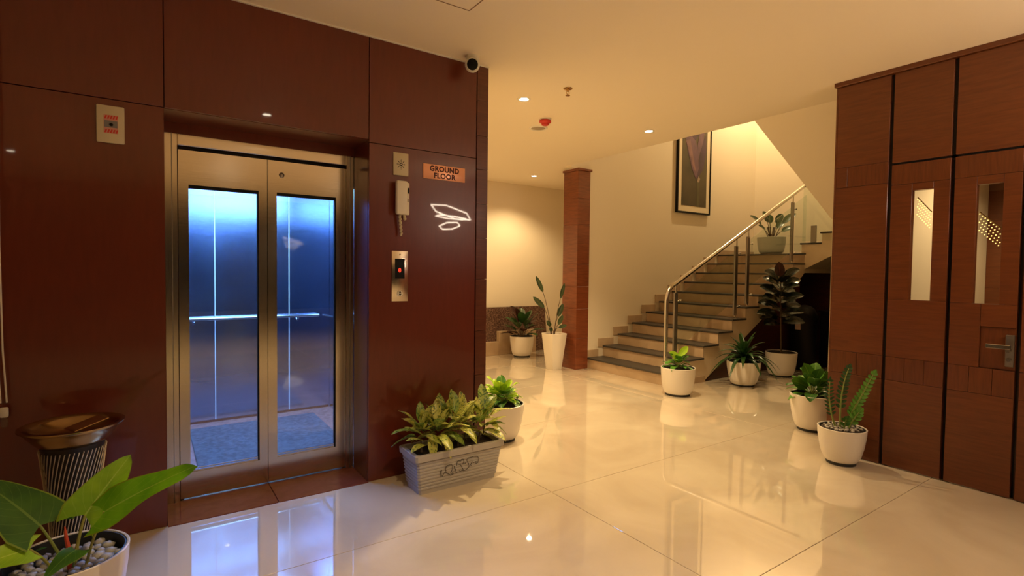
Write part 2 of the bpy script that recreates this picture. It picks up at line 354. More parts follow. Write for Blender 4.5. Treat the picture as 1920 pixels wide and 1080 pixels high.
# lift doors (door_1)
YD = 3.44
d1 = thing('door_1', 'pair of brushed steel lift doors with tall glass windows', 'lift door', (.585, YD, 0), kind='structure')
MB().box(X0, .132, YD, YD+.05, 0, 2.05, .003, 1).build('jamb', STEELV, d1); MB().box(1.056, X1, YD, YD+.05, 0, 2.05, .003, 1).build('jamb', STEELV, d1)
MB().box(.102, .106, YD-.003, YD, 0, 2.05).box(1.078, 1.082, YD-.003, YD, 0, 2.05).build('jamb_groove', DKSTEEL, d1)
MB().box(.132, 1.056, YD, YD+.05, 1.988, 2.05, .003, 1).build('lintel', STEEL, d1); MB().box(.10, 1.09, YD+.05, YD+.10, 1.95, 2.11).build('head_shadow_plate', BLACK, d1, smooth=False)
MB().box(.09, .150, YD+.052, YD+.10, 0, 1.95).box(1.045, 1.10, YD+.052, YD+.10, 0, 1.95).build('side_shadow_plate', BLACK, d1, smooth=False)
MB().box(X0, X1, YD+.002, YD+.05, 2.05, ZL+.01).build('head_infill', LACQ, d1)
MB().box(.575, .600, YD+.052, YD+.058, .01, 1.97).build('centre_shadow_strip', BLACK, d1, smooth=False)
MB().box(.132, 1.056, YD+.012, YD+.07, -.015, .006).build('sill_track', CHROME, d1)
def leaf_door(x0, x1, gx0, gx1):
    y0, y1, z0, z1, gz0, gz1 = YD+.018, YD+.05, .012, 1.968, .155, 1.778
    m = MB().box(x0, gx0, y0, y1, z0, z1).box(gx1, x1, y0, y1, z0, z1).box(gx0, gx1, y0, y1, z0, gz0).box(gx0, gx1, y0, y1, gz1, z1)
    bmesh.ops.remove_doubles(m.bm, verts=m.bm.verts, dist=1e-5)
    L = m.build('door_leaf', STEEL, d1, smooth=False)
    MB().box(gx0+.001, gx1-.001, y0+.012, y0+.018, gz0+.001, gz1-.001).build('window_pane', PANED, L, smooth=False)
    MB().box(gx0, gx1, y0+.003, y0+.03, gz1-.018, gz1).build('window_head_gasket', BLKP, L, smooth=False)
    MB().box(gx0, gx1, y0+.006, y0+.012, gz0, gz0+.010).box(gx0, gx1, y0+.006, y0+.012, gz0+.016, gz0+.022).build('window_bead', CHROME, L, smooth=False)
    MB().box(gx1-.008, gx1, y0+.003, y0+.03, gz0, gz1-.018).build('window_side_gasket', BLKP, L, smooth=False)
    return L
leaf_door(.134, .586, .183, .540); LR = leaf_door(.589, 1.054, .640, .994)
MB().lathe([(0, .006), (.008, .006), (.014, .002), (.016, 0), (0, 0)], (.668, YD+.018, 1.885), 20, mat=Matrix.Rotation(PI/2, 3, 'X')).build('key_escutcheon', DKSTEEL, LR)

# ------------------------------------------------------------------ lift car behind the doors
car = thing('lift_car', 'lift car with blue lit steel walls seen through the glass doors', 'lift', (.74, 4.2, 0))
CX0, CX1, CY0, CY1, CZ = .10, 1.41, 3.60, 5.12, 2.22
MB().box(CX0, CX1, CY0-.05, CY1, -.06, 0).build('car_floor', stone('pink_granite', (.30, .12, .08), (.40, .17, .12), (.48, .22, .16), 24, .2), car, smooth=False)
for a, b in ((CX0, .457), (.457, 1.05), (1.05, CX1)):
    MB().box(a+.0015, b-.0015, CY1, CY1+.02, 0, CZ).build('back_panel', CARW, car, smooth=False)
for xx in (.457, 1.05): MB().box(xx-.004, xx+.004, CY1-.004, CY1+.004, 0, CZ, .001, 1).build('panel_joint', WHITEP, car)
MB().box(CX0-.02, CX0, CY0-.09, CY1+.02, 0, CZ).build('side_panel', CARW, car, smooth=False)
MB().box(CX1, CX1+.02, CY0-.09, CY1+.02, 0, CZ).build('side_panel', CARW, car, smooth=False)
MB().box(CX0-.02, CX1+.02, CY0-.09, CY1+.02, CZ, CZ+.03).build('car_ceiling', WHITEP, car, smooth=False)
MB().box(CX0+.15, CX1-.15, CY1-.16, CY1-.06, CZ-.022, CZ-.002).build('light_strip', COOLE, car, smooth=False)
MB().box(CX0+.15, CX1-.15, 4.05, 4.17, CZ-.022, CZ-.002).build('light_strip', COOLE, car, smooth=False)
hr = MB().tube([(CX0+.05, CY1-.05, .885), (1.30, CY1-.05, .885)], .014, 12).build('handrail', CHROME, car)
MB().tube([(1.345, CY1-.05, .885), (CX1-.04, 4.4, .885), (CX1-.04, 3.9, .885)], .0125, 10).build('handrail', CHROME, car)
for xx in (.30, 1.12): MB().tube([(xx, CY1-.05, .87), (xx, CY1, .84)], .008, 8).build('handrail_bracket', CHROME, car)
MB().box(.25, 1.22, 3.66, 4.93, .0, .012, .004, 1).build('floor_mat', MAT_BLUE, car)
MB().box(.10, 1.40, CY1-.006, CY1, 0, .018).build('skirting', GRANR, car, smooth=False)
MB().box(CX0+.02, CX1-.02, 3.56, 3.575, 1.86, CZ).build('front_header', WHITEP, car, smooth=False)
MB().box(CX0+.08, CX1-.08, 3.575, 3.583, 2.00, 2.13).box(CX0+.08, CX1-.08, 3.575, 3.583, 1.93, 1.95).build('light_strip', plain('added_header_glow', (1, 1, 1), .5, emis=(.40, .72, 1), es=5), car, smooth=False)  # added glowing strips, unseen, mirrored as bright bands in the back wall
al = bpy.data.lights.new('lift_lamp', 'AREA'); al.shape = 'RECTANGLE'; al.size = .9; al.size_y = .9; al.energy = P_CAR; al.color = COOL
ao = bpy.data.objects.new('lift_lamp', al); COL.objects.link(ao); ao.location = (.75, 4.3, CZ-.04)

# ------------------------------------------------------------------ setting: painting wall, end wall, far corridor, room behind
YP = 5.33
wb = MB().box(4.92, 9, YP, 5.45, 0, HC-.03).box(4.60, 9, YP, 5.45, HC-.03, 5.3)
wb = wb.build('wall_back', CREAM, smooth=False); tag(wb, 'cream stairwell wall that carries the framed flower print', 'wall', kind='structure')
we = MB().box(8.89, 9, 1.75, YP, 0, 5.3).build('wall_end', CREAM, smooth=False); tag(we, 'cream end wall above the stair landing', 'wall', kind='structure')
wf = MB().box(1.95, 9, 7.05, 7.15, 0, HC).box(8.9, 9, 5.45, 7.05, 0, HC).build('wall_far', CREAM, smooth=False); tag(wf, 'brightly lit cream wall at the end of the corridor', 'wall', kind='structure')
wr = MB().box(-3.1, -3, -5, 3.155, 0, HC).box(-3, 4.2, -5.1, -5, 0, HC).build('wall_rear', LOBBYW, smooth=False); tag(wr, 'dim lobby walls behind the viewpoint', 'wall', kind='structure')
wn = MB().box(-2.6, 3.8, -4.995, -4.96, .45, 2.4).build('window_1', NIGHT, smooth=False); tag(wn, 'long dark night window at the rear of the lobby', 'window', kind='structure')
bs = MB().box(1.962, 4.2, 7.035, 7.05, 0, .09).box(5.6, 9, 7.035, 7.05, 0, .09).build('baseboard_far', STEPC, smooth=False); tag(bs, 'low tan skirting along the corridor wall', 'skirting', kind='structure')

# pillar clad in veneer blocks
pl = thing('pillar', 'square wooden veneer clad pillar at the foot of the stairs', 'pillar', (4.81, 5.45, 0), kind='structure')
zp = [0, .42, .82, 1.12, 1.42, 1.95, 2.30, 2.665]
for a, b in zip(zp, zp[1:]): MB().box(4.70, 4.918, 5.305, 5.60, a+.001, b-.001, .002, 1).build('veneer_block', PILW, pl, smooth=False)
MB().box(4.685, 4.935, 5.285, 5.615, 2.665, 2.695, .003, 1).build('cap', PILW, pl, smooth=False)

# ------------------------------------------------------------------ right wall with the wooden double door
XR = 4.19
wR = MB().box(XR+.03, XR+.16, .85-.0, 1.878, 2.075, HC).box(XR+.03, XR+.16, 1.515, 1.878, 0, 2.1).box(XR+.03, XR+.16, -5, .85, 0, HC)
wR.box(XR+.16, 8.9, 1.76, 1.878, 0, HC)
wR = wR.build('wall_right', DARKW, smooth=False); tag(wR, 'wood panelled wall with the double door', 'wall', kind='structure')
def rpanel(y0, y1, z0, z1, m=DOORW, x=XR, e=.03, par=None, name='panel'):
    return MB().box(x, x+e, y0, y1, z0, z1, .0015, 1).build(name, m, par or wR, smooth=False)
GA = .011
rpanel(1.532+GA, 1.878, 2.103, 2.69); rpanel(1.532+GA, 1.80, 1.956, 2.101, DOORV); rpanel(1.802, 1.878, 1.956, 2.101, DOORW)
rpanel(1.532+GA, 1.878, .762, 1.954); rpanel(1.532+GA, 1.70, .60, .76, DOORV); rpanel(1.702, 1.878, .60, .76, DOORV); rpanel(1.532+GA, 1.878, .004, .598)
rpanel(1.187+GA, 1.532-GA, 2.085, 2.69); rpanel(.85+GA, 1.187-GA, 2.085, 2.69)
for y0, y1 in ((.3, .85-GA), (-.7, .298), (-1.7, -.702), (-3.3, -1.702), (-5, -3.302)):
    rpanel(y0, y1, 2.085, 2.69); rpanel(y0, y1, .762, 2.083); rpanel(y0, y1, .60, .76, DOORV); rpanel(y0, y1, .004, .598)
MB().box(XR-.022, XR+.03, -5, 1.90, 2.692, HC, .003, 1).build('cornice', DOORW, wR, smooth=False)
MB().box(XR, XR+.16, 1.878, 1.890, 0, 2.692).build('end_panel', DOORW, wR, smooth=False)
MB().box(XR+.046, XR+.056, 1.165, 1.21, 0, 2.08).box(XR+.046, XR+.056, .82, .87, 0, 2.08).box(XR+.046, XR+.056, 1.50, 1.54, 0, 2.08).box(XR+.025, XR+.032, 1.515, 1.55, 0, 2.69).box(XR+.025, XR+.032, 1.17, 1.205, 2.07, 2.69).box(XR+.025, XR+.032, .835, .87, 2.07, 2.69).box(XR+.025, XR+.032, .85, 1.52, 2.06, 2.09).build('gap_shade_strip', BLACK, wR, smooth=False)  # black strips backing the door and panel joints in place of shade
d2 = thing('door_2', 'dark wooden double door with two narrow glass windows', 'door', (XR, 1.187, 0), kind='structure')
def wood_leaf(y0, y1, wy0, wy1, wz0, wz1, lock=False):
    e = .045; x = XR
    L = MB().box(x+.02, x+e, y0, wy0, .008, 2.072).box(x+.02, x+e, wy1, y1, .008, 2.072).box(x+.02, x+e, wy0, wy1, .008, wz0).box(x+.02, x+e, wy0, wy1, wz1, 2.072).build('door_leaf', DOORW, d2, smooth=False)
    def v(a, b, c, d, m=DOORW): MB().box(x, x+.022, a, b, c, d, .001, 1).build('veneer_panel', m, L, smooth=False)
    v(y0, y1, 1.935, 2.07, DOORV)
    v(wy1, y1, wz0, 1.933)
    v(y0, wy0, wz0, 1.933); v(wy0+.001, wy1-.001, wz1, 1.933)
    if lock:
        v(y0+.165, y1, .762, wz0-.001); v(y0, y0+.163, 1.016, wz0-.001)
    else: v(y0, y1, .762, wz0-.001)
    c = (y0+y1)/2
    for a, b in ((y0, c-.06), (c-.058, c+.05), (c+.052, y1)): v(a, b, .60, .76, DOORV)
    v(y0, y1, .008, .598)
    MB().box(x+.026, x+.032, wy0, wy1, wz0, wz1).build('window_pane', PANE, L, smooth=False)
    return L
wood_leaf(1.187+GA, 1.532-GA, 1.283, 1.401, 1.157, 1.886); L2 = wood_leaf(.85+GA, 1.187-GA, .942, 1.066, 1.153, 1.883, True)
MB().box(XR+.014, XR+.021, .862, 1.022, .765, 1.012).build('lock_recess', DOORV, L2, smooth=False)
MB().box(XR-.004, XR+.016, .866, .905, .785, .975, .003, 1).build('lock_plate', DKSTEEL, L2)
MB().tube([(XR-.004, .885, .885), (XR-.045, .885, .885)], .012, 10).box(XR-.055, XR-.04, .872, .985, .892, .918, .003, 1).build('lever_handle', CHROME, L2)
MB().lathe([(0, .02), (.011, .02), (.013, 0), (0, 0)], (XR-.004, .885, .83), 16, mat=Matrix.Rotation(-PI/2, 3, 'Y')).build('key_cylinder', CHROME, L2)
# room beyond the door
rm = MB().box(4.35, 7.3, 1.745, 1.76, 0, HC).box(7.26, 7.36, -1.5, 1.745, 0, HC).box(4.35, 7.36, -1.6, -1.5, 0, HC).build('wall_beyond', CREAM, smooth=False); tag(rm, 'pale walls of the lit room beyond the double door', 'wall', kind='structure')
for a, b in ((0, .6), (.602, 1.2), (1.202, 1.9), (1.902, 2.7)): MB().box(7.24, 7.26, -1.5, 1.743, a, b).build('wood_panel', DOORW, rm, smooth=False)
spot(5.9, .9, 2.6, 105, size=150)

# ------------------------------------------------------------------ staircase
ST = thing('staircase', 'cream clad staircase with dark granite treads rising beside cream wall', 'staircase', (4.92, 4.6, 0), kind='structure')
R, G, XS, YS0, YS1, NS = .148, .291, 4.92, 3.90, 5.33, 11
XN = lambda n: XS+G*(n-1)
pts = []
for n in range(1, NS+1):
    pts += [(XN(n)+.022, R*(n-1) if n > 1 else 0), (XN(n)+.022, R*n-.022)]
    if n > 1: pass
prof = [(XS+.022, 0)]
for n in range(1, NS): prof += [(XN(n)+.022, R*n-.022), (XN(n+1)+.022, R*n-.022)]
prof += [(XN(NS)+.022, R*NS-.022), (8.86, R*NS-.022), (8.86, 1.34), (7.86, 1.34), (7.80, 1.29), (5.56, .02), (5.56, 0)]
MB().prism(prof, lambda u, v, d: (u, d, v), YS0+.012, YS1-.002).build('stair_body', STRC, ST, smooth=False)
for n in range(1, NS+1):
    x = XN(n)
    MB().box(x+.012, x+.024, YS0+.012, YS1-.012, R*(n-1)+.0005, R*n-.022).build('riser', STEPC, ST, smooth=False)
    xe = XN(n+1)+.014 if n < NS else 8.88
    MB().box(x-.004, xe, YS0-.006, YS1-.012, R*n-.022, R*n, .004, 1).build('tread' if n < NS else 'landing_slab', GRAND, ST, smooth=False)
    if n < NS:
        MB().box(x-.082, XN(n+1)-.082, YS1-.014, YS1-.001, R*n-.02 if n > 1 else 0, R*n+.10, .001, 1).build('skirting', STEPC, ST, smooth=False)
    else: MB().box(x-.082, 8.88, YS1-.014, YS1-.001, R*n-.02, R*n+.08, .001, 1).build('skirting', STEPC, ST, smooth=False)
# step side upstand at the first step
MB().box(XS+.03, 5.55, YS0+.002, YS0+.012, 0, .075, .001, 1).build('side_skirting', STEPC, ST, smooth=False)
# second flight towards the viewer's side
prof2 = []
Y2 = 3.98; G2 = .28
z0 = R*NS
prof2 = [(YS0+.05, z0-.02)]
for k in range(1, 6): prof2 += [(Y2-G2*(k-1)-.02, z0+R*(k-1)-.02 if k > 1 else z0-.02), (Y2-G2*(k-1)-.02, z0+R*k-.02)]
prof2 = [(3.96, z0-.02)]
for k in range(1, 5): prof2 += [(Y2-G2*(k-1)-.02, z0+R*k-.02), (Y2-G2*k-.02, z0+R*k-.02)]
prof2 += [(2.80, z0+R*5-.02), (2.70, z0+R*5-.02), (2.70, 2.02), (3.90, 1.40), (3.96, 1.40)]
MB().prism(prof2, lambda u, v, d: (d, u, v), 7.852, 8.86).build('stair_body', STRC, ST, smooth=False)
for k in range(1, 5):
    y = Y2-G2*(k-1)
    MB().box(7.834, 8.88, y-G2-.02, y, z0+R*k-.022, z0+R*k, .004, 1).build('tread', GRAND, ST, smooth=False)
# third flight and its upper landing: sloped soffit
prof3 = [(4.58, HC), (6.10, 1.927), (8.86, 1.927), (8.86, 2.37), (6.2, 2.37), (4.75, 3.03), (4.58, 3.03)]
MB().prism(prof3, lambda u, v, d: (u, d, v), 1.88, 2.77).build('upper_flight', CEILM, ST, smooth=False)
MB().box(6.11, 6.25, 1.89, 2.76, 0, 1.93).build('landing_support', CREAM, ST, smooth=False)
# dark wooden panel closing the space under the stairs
up_ = [(5.60, .004), (7.78, .004), (7.78, 1.27), (7.74, 1.25)]
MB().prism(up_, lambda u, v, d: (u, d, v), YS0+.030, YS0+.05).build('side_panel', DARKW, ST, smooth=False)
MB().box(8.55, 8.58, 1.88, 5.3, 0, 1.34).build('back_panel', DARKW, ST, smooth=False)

# ------------------------------------------------------------------ stair railing
RL = thing('stair_railing', 'stainless handrail on steel posts with clear glass panels up the stairs', 'railing', (4.95, 4.02, R))
YR = 4.02; sl = .495
rz = lambda x: 1.15+sl*(x-5.02)
path = [(4.95, YR, R+.006), (4.95, YR, .9), (4.952, YR, 1.0), (4.965, YR, 1.07), (4.99, YR, 1.12), (5.03, YR, rz(5.03)+.003), (5.10, YR, rz(5.10)), (8.0, YR, rz(8.0)), ]
MB().tube(path, .0255, 14).build('handrail', CHROME, RL)
MB().tube([(8.0, YR, rz(8.0)), (8.035, YR-.02, rz(8.0)+.01), (8.04, YR-.06, rz(8.0)+.01)], .0255, 12).build('handrail', DKSTEEL, RL)
MB().lathe([(0, .012), (.03, .010), (.042, 0), (0, 0)], (4.95, YR, R), 20).build('base_flange', CHROME, RL)
posts = []
for x, n in ((5.12, 1), (6.32, 5), (6.59, 6), (7.70, 10)):
    zb = R*n; zt = rz(x)-.115
    po = MB().box(x-.030, x+.030, YR-.006, YR+.006, zb+.03, zt, .002, 1).box(x-.022, x+.022, YR+.014, YR+.024, zb+.03, zt, .002, 1).box(x-.02, x+.02, YR-.004, YR+.022, zb+.03, zb+.06).build('post', DKSTEEL, RL)
    MB().tube([(x, YR, zt-.02), (x, YR, rz(x)-.02)], .0085, 10).build('rod', CHROME, po)
    MB().tube([(x, YR, zb), (x, YR, zb+.06)], .011, 10).lathe([(0, .008), (.02, .007), (.03, 0), (0, 0)], (x, YR, zb), 16).build('foot', CHROME, po)
    for zz in (zt-.10, zb+.14):
        MB().tube([(x+.02, YR-.008, zz), (x+.07, YR-.008, zz+.01)], .006, 8).ball((x+.075, YR-.008, zz+.01), .016, 1).build('glass_clamp', CHROME, po)
def gpane(x0, x1, b0, b1, t0, t1, y=YR-.012):
    MB().prism([(x0, b0), (x1, b1), (x1, t1), (x0, t0)], lambda u, v, d: (u, d, v), y-.005, y+.005).build('glass_panel', PANEG, RL, smooth=False)
gpane(5.14, 6.27, rz(5.14)-.80, rz(6.27)-.80, rz(5.14)-.16, rz(6.27)-.16)
gpane(6.63, 7.66, rz(6.63)-.80, rz(7.66)-.80, rz(6.63)-.16, rz(7.66)-.16)
gpane(7.74, 8.05, 1.66, 1.66, rz(7.74)-.15, rz(8.05)-.15)
MB().box(7.845, 7.857, 3.45, 3.95, 1.80, 2.60).build('glass_panel', PANEG, RL, smooth=False)
MB().box(7.838, 7.866, 3.76, 3.83, z0+R, 2.02, .002, 1).build('post', DKSTEEL, RL)

# ------------------------------------------------------------------ framed print on the stairwell wall
FP = thing('framed_print', 'tall framed purple flower print hung on the stairwell wall', 'picture', (7.13, 5.31, 2.27))
fx0, fx1, fz0, fz1, fy = 6.715, 7.545, 2.262, 3.95, 5.285
for a in ((fx0, fx0+.022, fz0, fz1), (fx1-.022, fx1, fz0, fz1), (fx0+.022, fx1-.022, fz0, fz0+.022), (fx0+.022, fx1-.022, fz1-.022, fz1)):
    MB().box(a[0], a[1], fy, 5.328, a[2], a[3], .001, 1).build('frame_rail', BLKP, FP, smooth=False)
MB().box(fx0+.022, fx1-.022, fy+.012, 5.326, fz0+.022, fz1-.022).build('mount', plain('picture_mount', (.78, .68, .50), .7), FP, smooth=False)
pr = MB().box(fx0+.105, fx1-.105, fy+.009, fy+.012, fz0+.115, fz1-.11).build('print', plain('print_ground', (.060, .046, .022), .4, var=.4, vscale=2), FP, smooth=False)
yq = fy+.0075
def petal(p, m, dy=0): MB().prism(p, lambda u, v, d: (fx0+.105+u*.62, d, fz0+.115+v*1.44), yq-dy, yq+.001-dy).build('petal', m, pr, smooth=False)
PU = [plain('print_purple_'+n, c, .4, var=.25, vscale=5) for n, c in (('deep', (.055, .024, .060)), ('mid', (.12, .060, .10)), ('rose', (.20, .10, .11)), ('pale', (.26, .19, .15)), ('stem', (.075, .07, .03)))]
petal([(.60, .0), (.70, .0), (.69, .2), (.64, .33), (.58, .33), (.62, .2)], PU[4])
petal([(.56, .29), (.66, .33), (.85, .42), (.95, .62), (.93, .80), (.78, .70), (.66, .50)], PU[0], .0005)
petal([(.55, .30), (.40, .40), (.22, .58), (.08, .75), (.05, .93), (.22, .88), (.45, .80), (.62, .60), (.66, .42)], PU[1], .001)
petal([(.12, .70), (.30, .72), (.42, .55), (.56, .36), (.42, .44), (.28, .56)], PU[2], .0015)
petal([(.60, .45), (.70, .60), (.82, .72), (.93, .95), (.80, 1.0), (.66, .80), (.56, .60)], PU[1], .0015)
petal([(.60, .27), (.66, .34), (.72, .31), (.68, .27)], PU[3], .002)
petal([(.20, .80), (.40, .95), (.60, .82), (.80, .98), (.75, .85), (.50, .72), (.35, .76)], PU[0], .002)

# ------------------------------------------------------------------ fittings on the lift wall
def yplate(name, x0, x1, z0, z1, mat, par, y=YE, th=.008, bev=.006, label=None):
    return MB().box(x0, x1, y-th, y-.0005, z0, z1, min(bev, th*.45), 2).build(name, mat, par, label=label)
ap = thing('alarm_panel', 'ivory wall plate with red striped warning sticker beside the lift', 'wall plate', (-.145, YE, 1.98))
yplate('cover', -.199, -.092, 1.90, 2.075, IVORY, ap, th=.012)
stk = MB().box(-.171, -.117, YE-.0132, YE-.012, 1.945, 2.03).build('sticker', plain('sticker_pink', (.62, .30, .24), .5), ap, smooth=False)
for z in (1.947, 2.012):
    for k in range(5):
        MB().prism([(-.169+k*.0105, z), (-.163+k*.0105, z), (-.158+k*.0105, z+.016), (-.164+k*.0105, z+.016)], lambda u, v, d: (u, d, v), YE-.0138, YE-.0131).build('stripe', REDP, stk, smooth=False)
MB().box(-.169, -.119, YE-.0140, YE-.0131, 1.972, 2.004).build('grey_panel', plain('sticker_grey', (.20, .20, .22), .4), stk, smooth=False)
MB().lathe([(0, .006), (.006, .006), (.008, 0), (0, 0)], (-.143, YE-.0135, 1.986), 16, mat=Matrix.Rotation(PI/2, 3, 'X')).build('key_switch', BLKP, stk)
fs = thing('fire_switch', 'small ivory plate with dark starburst mark above the intercom', 'wall plate', (1.31, YE, 1.98))
yplate('cover', 1.258, 1.359, 1.910, 2.052, IVORY, fs, th=.008)
mk = MB()
for k in range(8):
    a = k*PI/4; c, s = math.cos(a), math.sin(a)
    for r0, r1, wd in ((.013, .017, .004), (.020, .025, .006), (.028, .031, .003)):
        mk.prism([(r0, -wd/2), (r1, -wd/2), (r1, wd/2), (r0, wd/2)], lambda u, v, d: (1.3085+u*c-v*s, d, 1.980+u*s+v*c), YE-.0089, YE-.0079)
mk.build('starburst_mark', BLKP, fs, smooth=False)
MB().lathe([(.005, .001), (.010, .001), (.010, 0), (.005, 0)], (1.3085, YE-.008, 1.98), 16, mat=Matrix.Rotation(PI/2, 3, 'X')).build('ring_mark', BLKP, fs)
ph = thing('intercom_phone', 'white wall intercom handset with hanging cord beside the lift', 'intercom', (1.312, YE, 1.76))
MB().box(1.275, 1.362, YE-.022, YE-.001, 1.665, 1.868, .006, 2).build('base', WHITEP, ph)
MB().box(1.262, 1.335, YE-.058, YE-.024, 1.664, 1.872, .010, 3).build('handset', WHITEP, ph)
MB().box(1.345, 1.358, YE-.024, YE-.0215, 1.80, 1.835).build('speaker_slot', BLKP, ph); MB().box(1.343, 1.352, YE-.025, YE-.0215, 1.745, 1.765, .001, 1).build('button', BLKP, ph)
cp = [(1.292+.003*math.sin(k*1.3)+.0004*k, YE-.030+.003*math.cos(k*1.3), 1.664-.0045*k) for k in range(0, 30)]
MB().tube(cp, .0075, 7).tube([(1.325, YE-.02, 1.664), (1.328, YE-.022, 1.645)], .009, 8).ball((1.329, YE-.022, 1.640), .012, 1).build('cord', IVORY, ph)
sg = thing('floor_sign', 'copper coloured plaque reading ground floor on the red wall', 'sign', (1.615, YE, 1.96))
yplate('plaque', 1.461, 1.769, 1.913, 2.008, COPPER, sg, th=.006, bev=.001)
def text(body, x, z, size, mat, par, y, off=.0):
    cu = bpy.data.curves.new('lettering', 'FONT'); cu.body = body; cu.size = size; cu.align_x = 'CENTER'; cu.extrude = .0006; cu.offset = off; cu.resolution_u = 3
    cu.space_character = 1.08
    o = bpy.data.objects.new('lettering', cu); COL.objects.link(o)
    dg = bpy.context.evaluated_depsgraph_get(); me = bpy.data.meshes.new_from_object(o.evaluated_get(dg)); bpy.data.objects.remove(o); bpy.data.curves.remove(cu)
    me.transform(Matrix.Translation((x, y, z)) @ Matrix.Rotation(PI/2, 4, 'X'))
    me.transform(Matrix.Translation(-ORG[par])); me.materials.clear(); me.materials.append(mat)
    n = bpy.data.objects.new('lettering', me); COL.objects.link(n); n.parent = par; return n
text('GROUND', 1.615, 1.966, .047, INK, sg, YE-.0065, .0019); text('FLOOR', 1.615, 1.922, .047, INK, sg, YE-.0065, .0019)
lp = thing('call_panel', 'narrow steel lift call panel with red floor display and button', 'call panel', (1.305, YE, 1.28))
yplate('plate', 1.251, 1.360, 1.118, 1.437, STEELV, lp, th=.006, bev=.002)
MB().box(1.272, 1.336, YE-.0075, YE-.006, 1.262, 1.388).build('display', BLKP, lp, smooth=False)
# seven segment style red zero with inner bar
MB().tube([(1.3035+.0085*math.cos(a)*.8, YE-.0082, 1.315+.012*math.sin(a)) for a in [2*PI*k/16 for k in range(16)]], .002, 6, True).tube([(1.300, YE-.0082, 1.312), (1.307, YE-.0082, 1.318)], .002, 6).build('red_digit', REDE, lp)
MB().lathe([(0, .004), (.017, .004), (.020, 0), (0, 0)], (1.305, YE-.006, 1.168), 24, mat=Matrix.Rotation(PI/2, 3, 'X')).build('call_button', WHITEP, lp)
MB().prism([(1.297, 1.171), (1.313, 1.171), (1.305, 1.183)], lambda u, v, d: (u, d, v), YE-.0112, YE-.0098).prism([(1.297, 1.166), (1.313, 1.166), (1.305, 1.154)], lambda u, v, d: (u, d, v), YE-.0112, YE-.0098).build('arrow_mark', BLKP, lp, smooth=False)
MB().ball((1.305, YE-.006, 1.415), .006, 1).build('screw', CHROME, lp)
bc = thing('blind_cord', 'white looped blind cord with clear tensioner on the dark wall', 'cord', (-.53, 3.10, .7))
MB().tube([(-.528, 3.12, HC), (-.527, 3.118, 2.0), (-.531, 3.118, 1.4), (-.527, 3.118, .95), (-.517, 3.118, .72)], .0035, 7).build('cord_strand', WHITEP, bc)
MB().tube([(-.553, 3.12, HC), (-.552, 3.118, 1.5), (-.545, 3.118, .95), (-.537, 3.118, .72)], .0035, 7).build('cord_strand', WHITEP, bc)
MB().box(-.540, -.512, 3.112, 3.13, .655, .70, .006, 2).build('tensioner', WHITEP, bc); MB().box(-.538, -.514, 3.113, 3.128, .612, .654, .003, 1).build('clip', PANEG, bc)

# ------------------------------------------------------------------ ceiling fittings
downlight(2.54, 3.55, 'recessed downlight nearest the security camera')
downlight(4.11, 3.60, 'recessed downlight in front of the staircase opening')
downlight(4.70, 6.29, 'recessed downlight far down the corridor by the bright wall', P_FAR, size=130)
downlight(3.0, 6.2, 'unseen downlight added in the corridor behind the corner of the red wall', P_FAR, size=130)  # added lamp, hidden by the corner, to brighten the corridor wall
for x, y, lb in ((.9, 1.0, 'recessed downlight straight in front of the lift doors'), (.9, -1.6, 'unseen added downlight over the middle of the rear lobby'), (2.6, -2.0, 'unseen added downlight over the rear lobby near the panelled wall'), (-1.4, -2.6, 'unseen added downlight over the rear lobby farthest from the stairs')):
    downlight(x, y, lb, P_DOWN*(.48 if y > 0 else 1.35))  # rear lobby lamps are added, unseen, to bounce light onto the ceiling
spot(8.0, 4.6, 5.2, P_STAIR, size=150)
ul = thing('stairwell_light', 'round ceiling lamp high over the stair landing', 'ceiling light', (8.0, 4.6, 5.3))
MB().lathe([(0, -.02), (.10, -.02), (.12, 0), (0, 0)], (8.0, 4.6, 5.3), 24).build('diffuser', LAMPE, ul)
cc = thing('security_camera', 'white dome security camera at the corner of red wall and ceiling', 'security camera', (1.76, 3.05, HC))
MB().lathe([(0, 0), (.045, 0), (.046, -.014), (.042, -.035), (.030, -.045), (0, -.045)], (1.76, 3.05, HC), 28).build('base', WHITEP, cc)
dirc = (Vector((.4, .5, 1.9))-Vector((1.75, 3.03, 2.66))).normalized(); Rm = dirc.to_track_quat('Z', 'Y').to_matrix()
MB().lathe([(0, -.045), (.03, -.042), (.046, -.018), (.049, .005), (.046, .028), (.040, .036), (0, .036)], (1.752, 3.035, HC-.062), 28, mat=Rm).build('ball', WHITEP, cc)
MB().lathe([(0, .0365), (.036, .0365), (.034, .042), (.020, .046), (0, .047)], (1.752, 3.035, HC-.062), 28, mat=Rm).build('lens_window', BLKP, cc)
sk = thing('sprinkler', 'brass fire sprinkler head hanging from the ceiling', 'sprinkler', (2.66, 3.14, HC))
MB().lathe([(0, 0), (.036, 0), (.034, -.005), (.012, -.008), (.012, -.022), (0, -.022)], (2.66, 3.14, HC), 20).build('escutcheon', BRASS, sk)
MB().tube([(2.65, 3.14, HC-.02), (2.645, 3.14, HC-.035), (2.657, 3.14, HC-.052)], .003, 6).tube([(2.67, 3.14, HC-.02), (2.675, 3.14, HC-.035), (2.663, 3.14, HC-.052)], .003, 6).lathe([(0, -.052), (.018, -.052), (.018, -.055), (0, -.055)], (2.66, 3.14, HC), 14).build('frame_arms', BRASS, sk)
sd = thing('smoke_detector', 'red smoke detector on the ceiling', 'smoke detector', (3.02, 3.88, HC))
MB().lathe([(0, 0), (.056, 0), (.057, -.012), (.050, -.014), (0, -.014)], (3.02, 3.88, HC), 28).build('base', WHITEP, sd)
MB().lathe([(.048, -.014), (.055, -.020), (.055, -.034), (.035, -.046), (.032, -.058), (.020, -.064), (0, -.064)], (3.02, 3.88, HC), 28).build('sensor_head', REDP, sd)
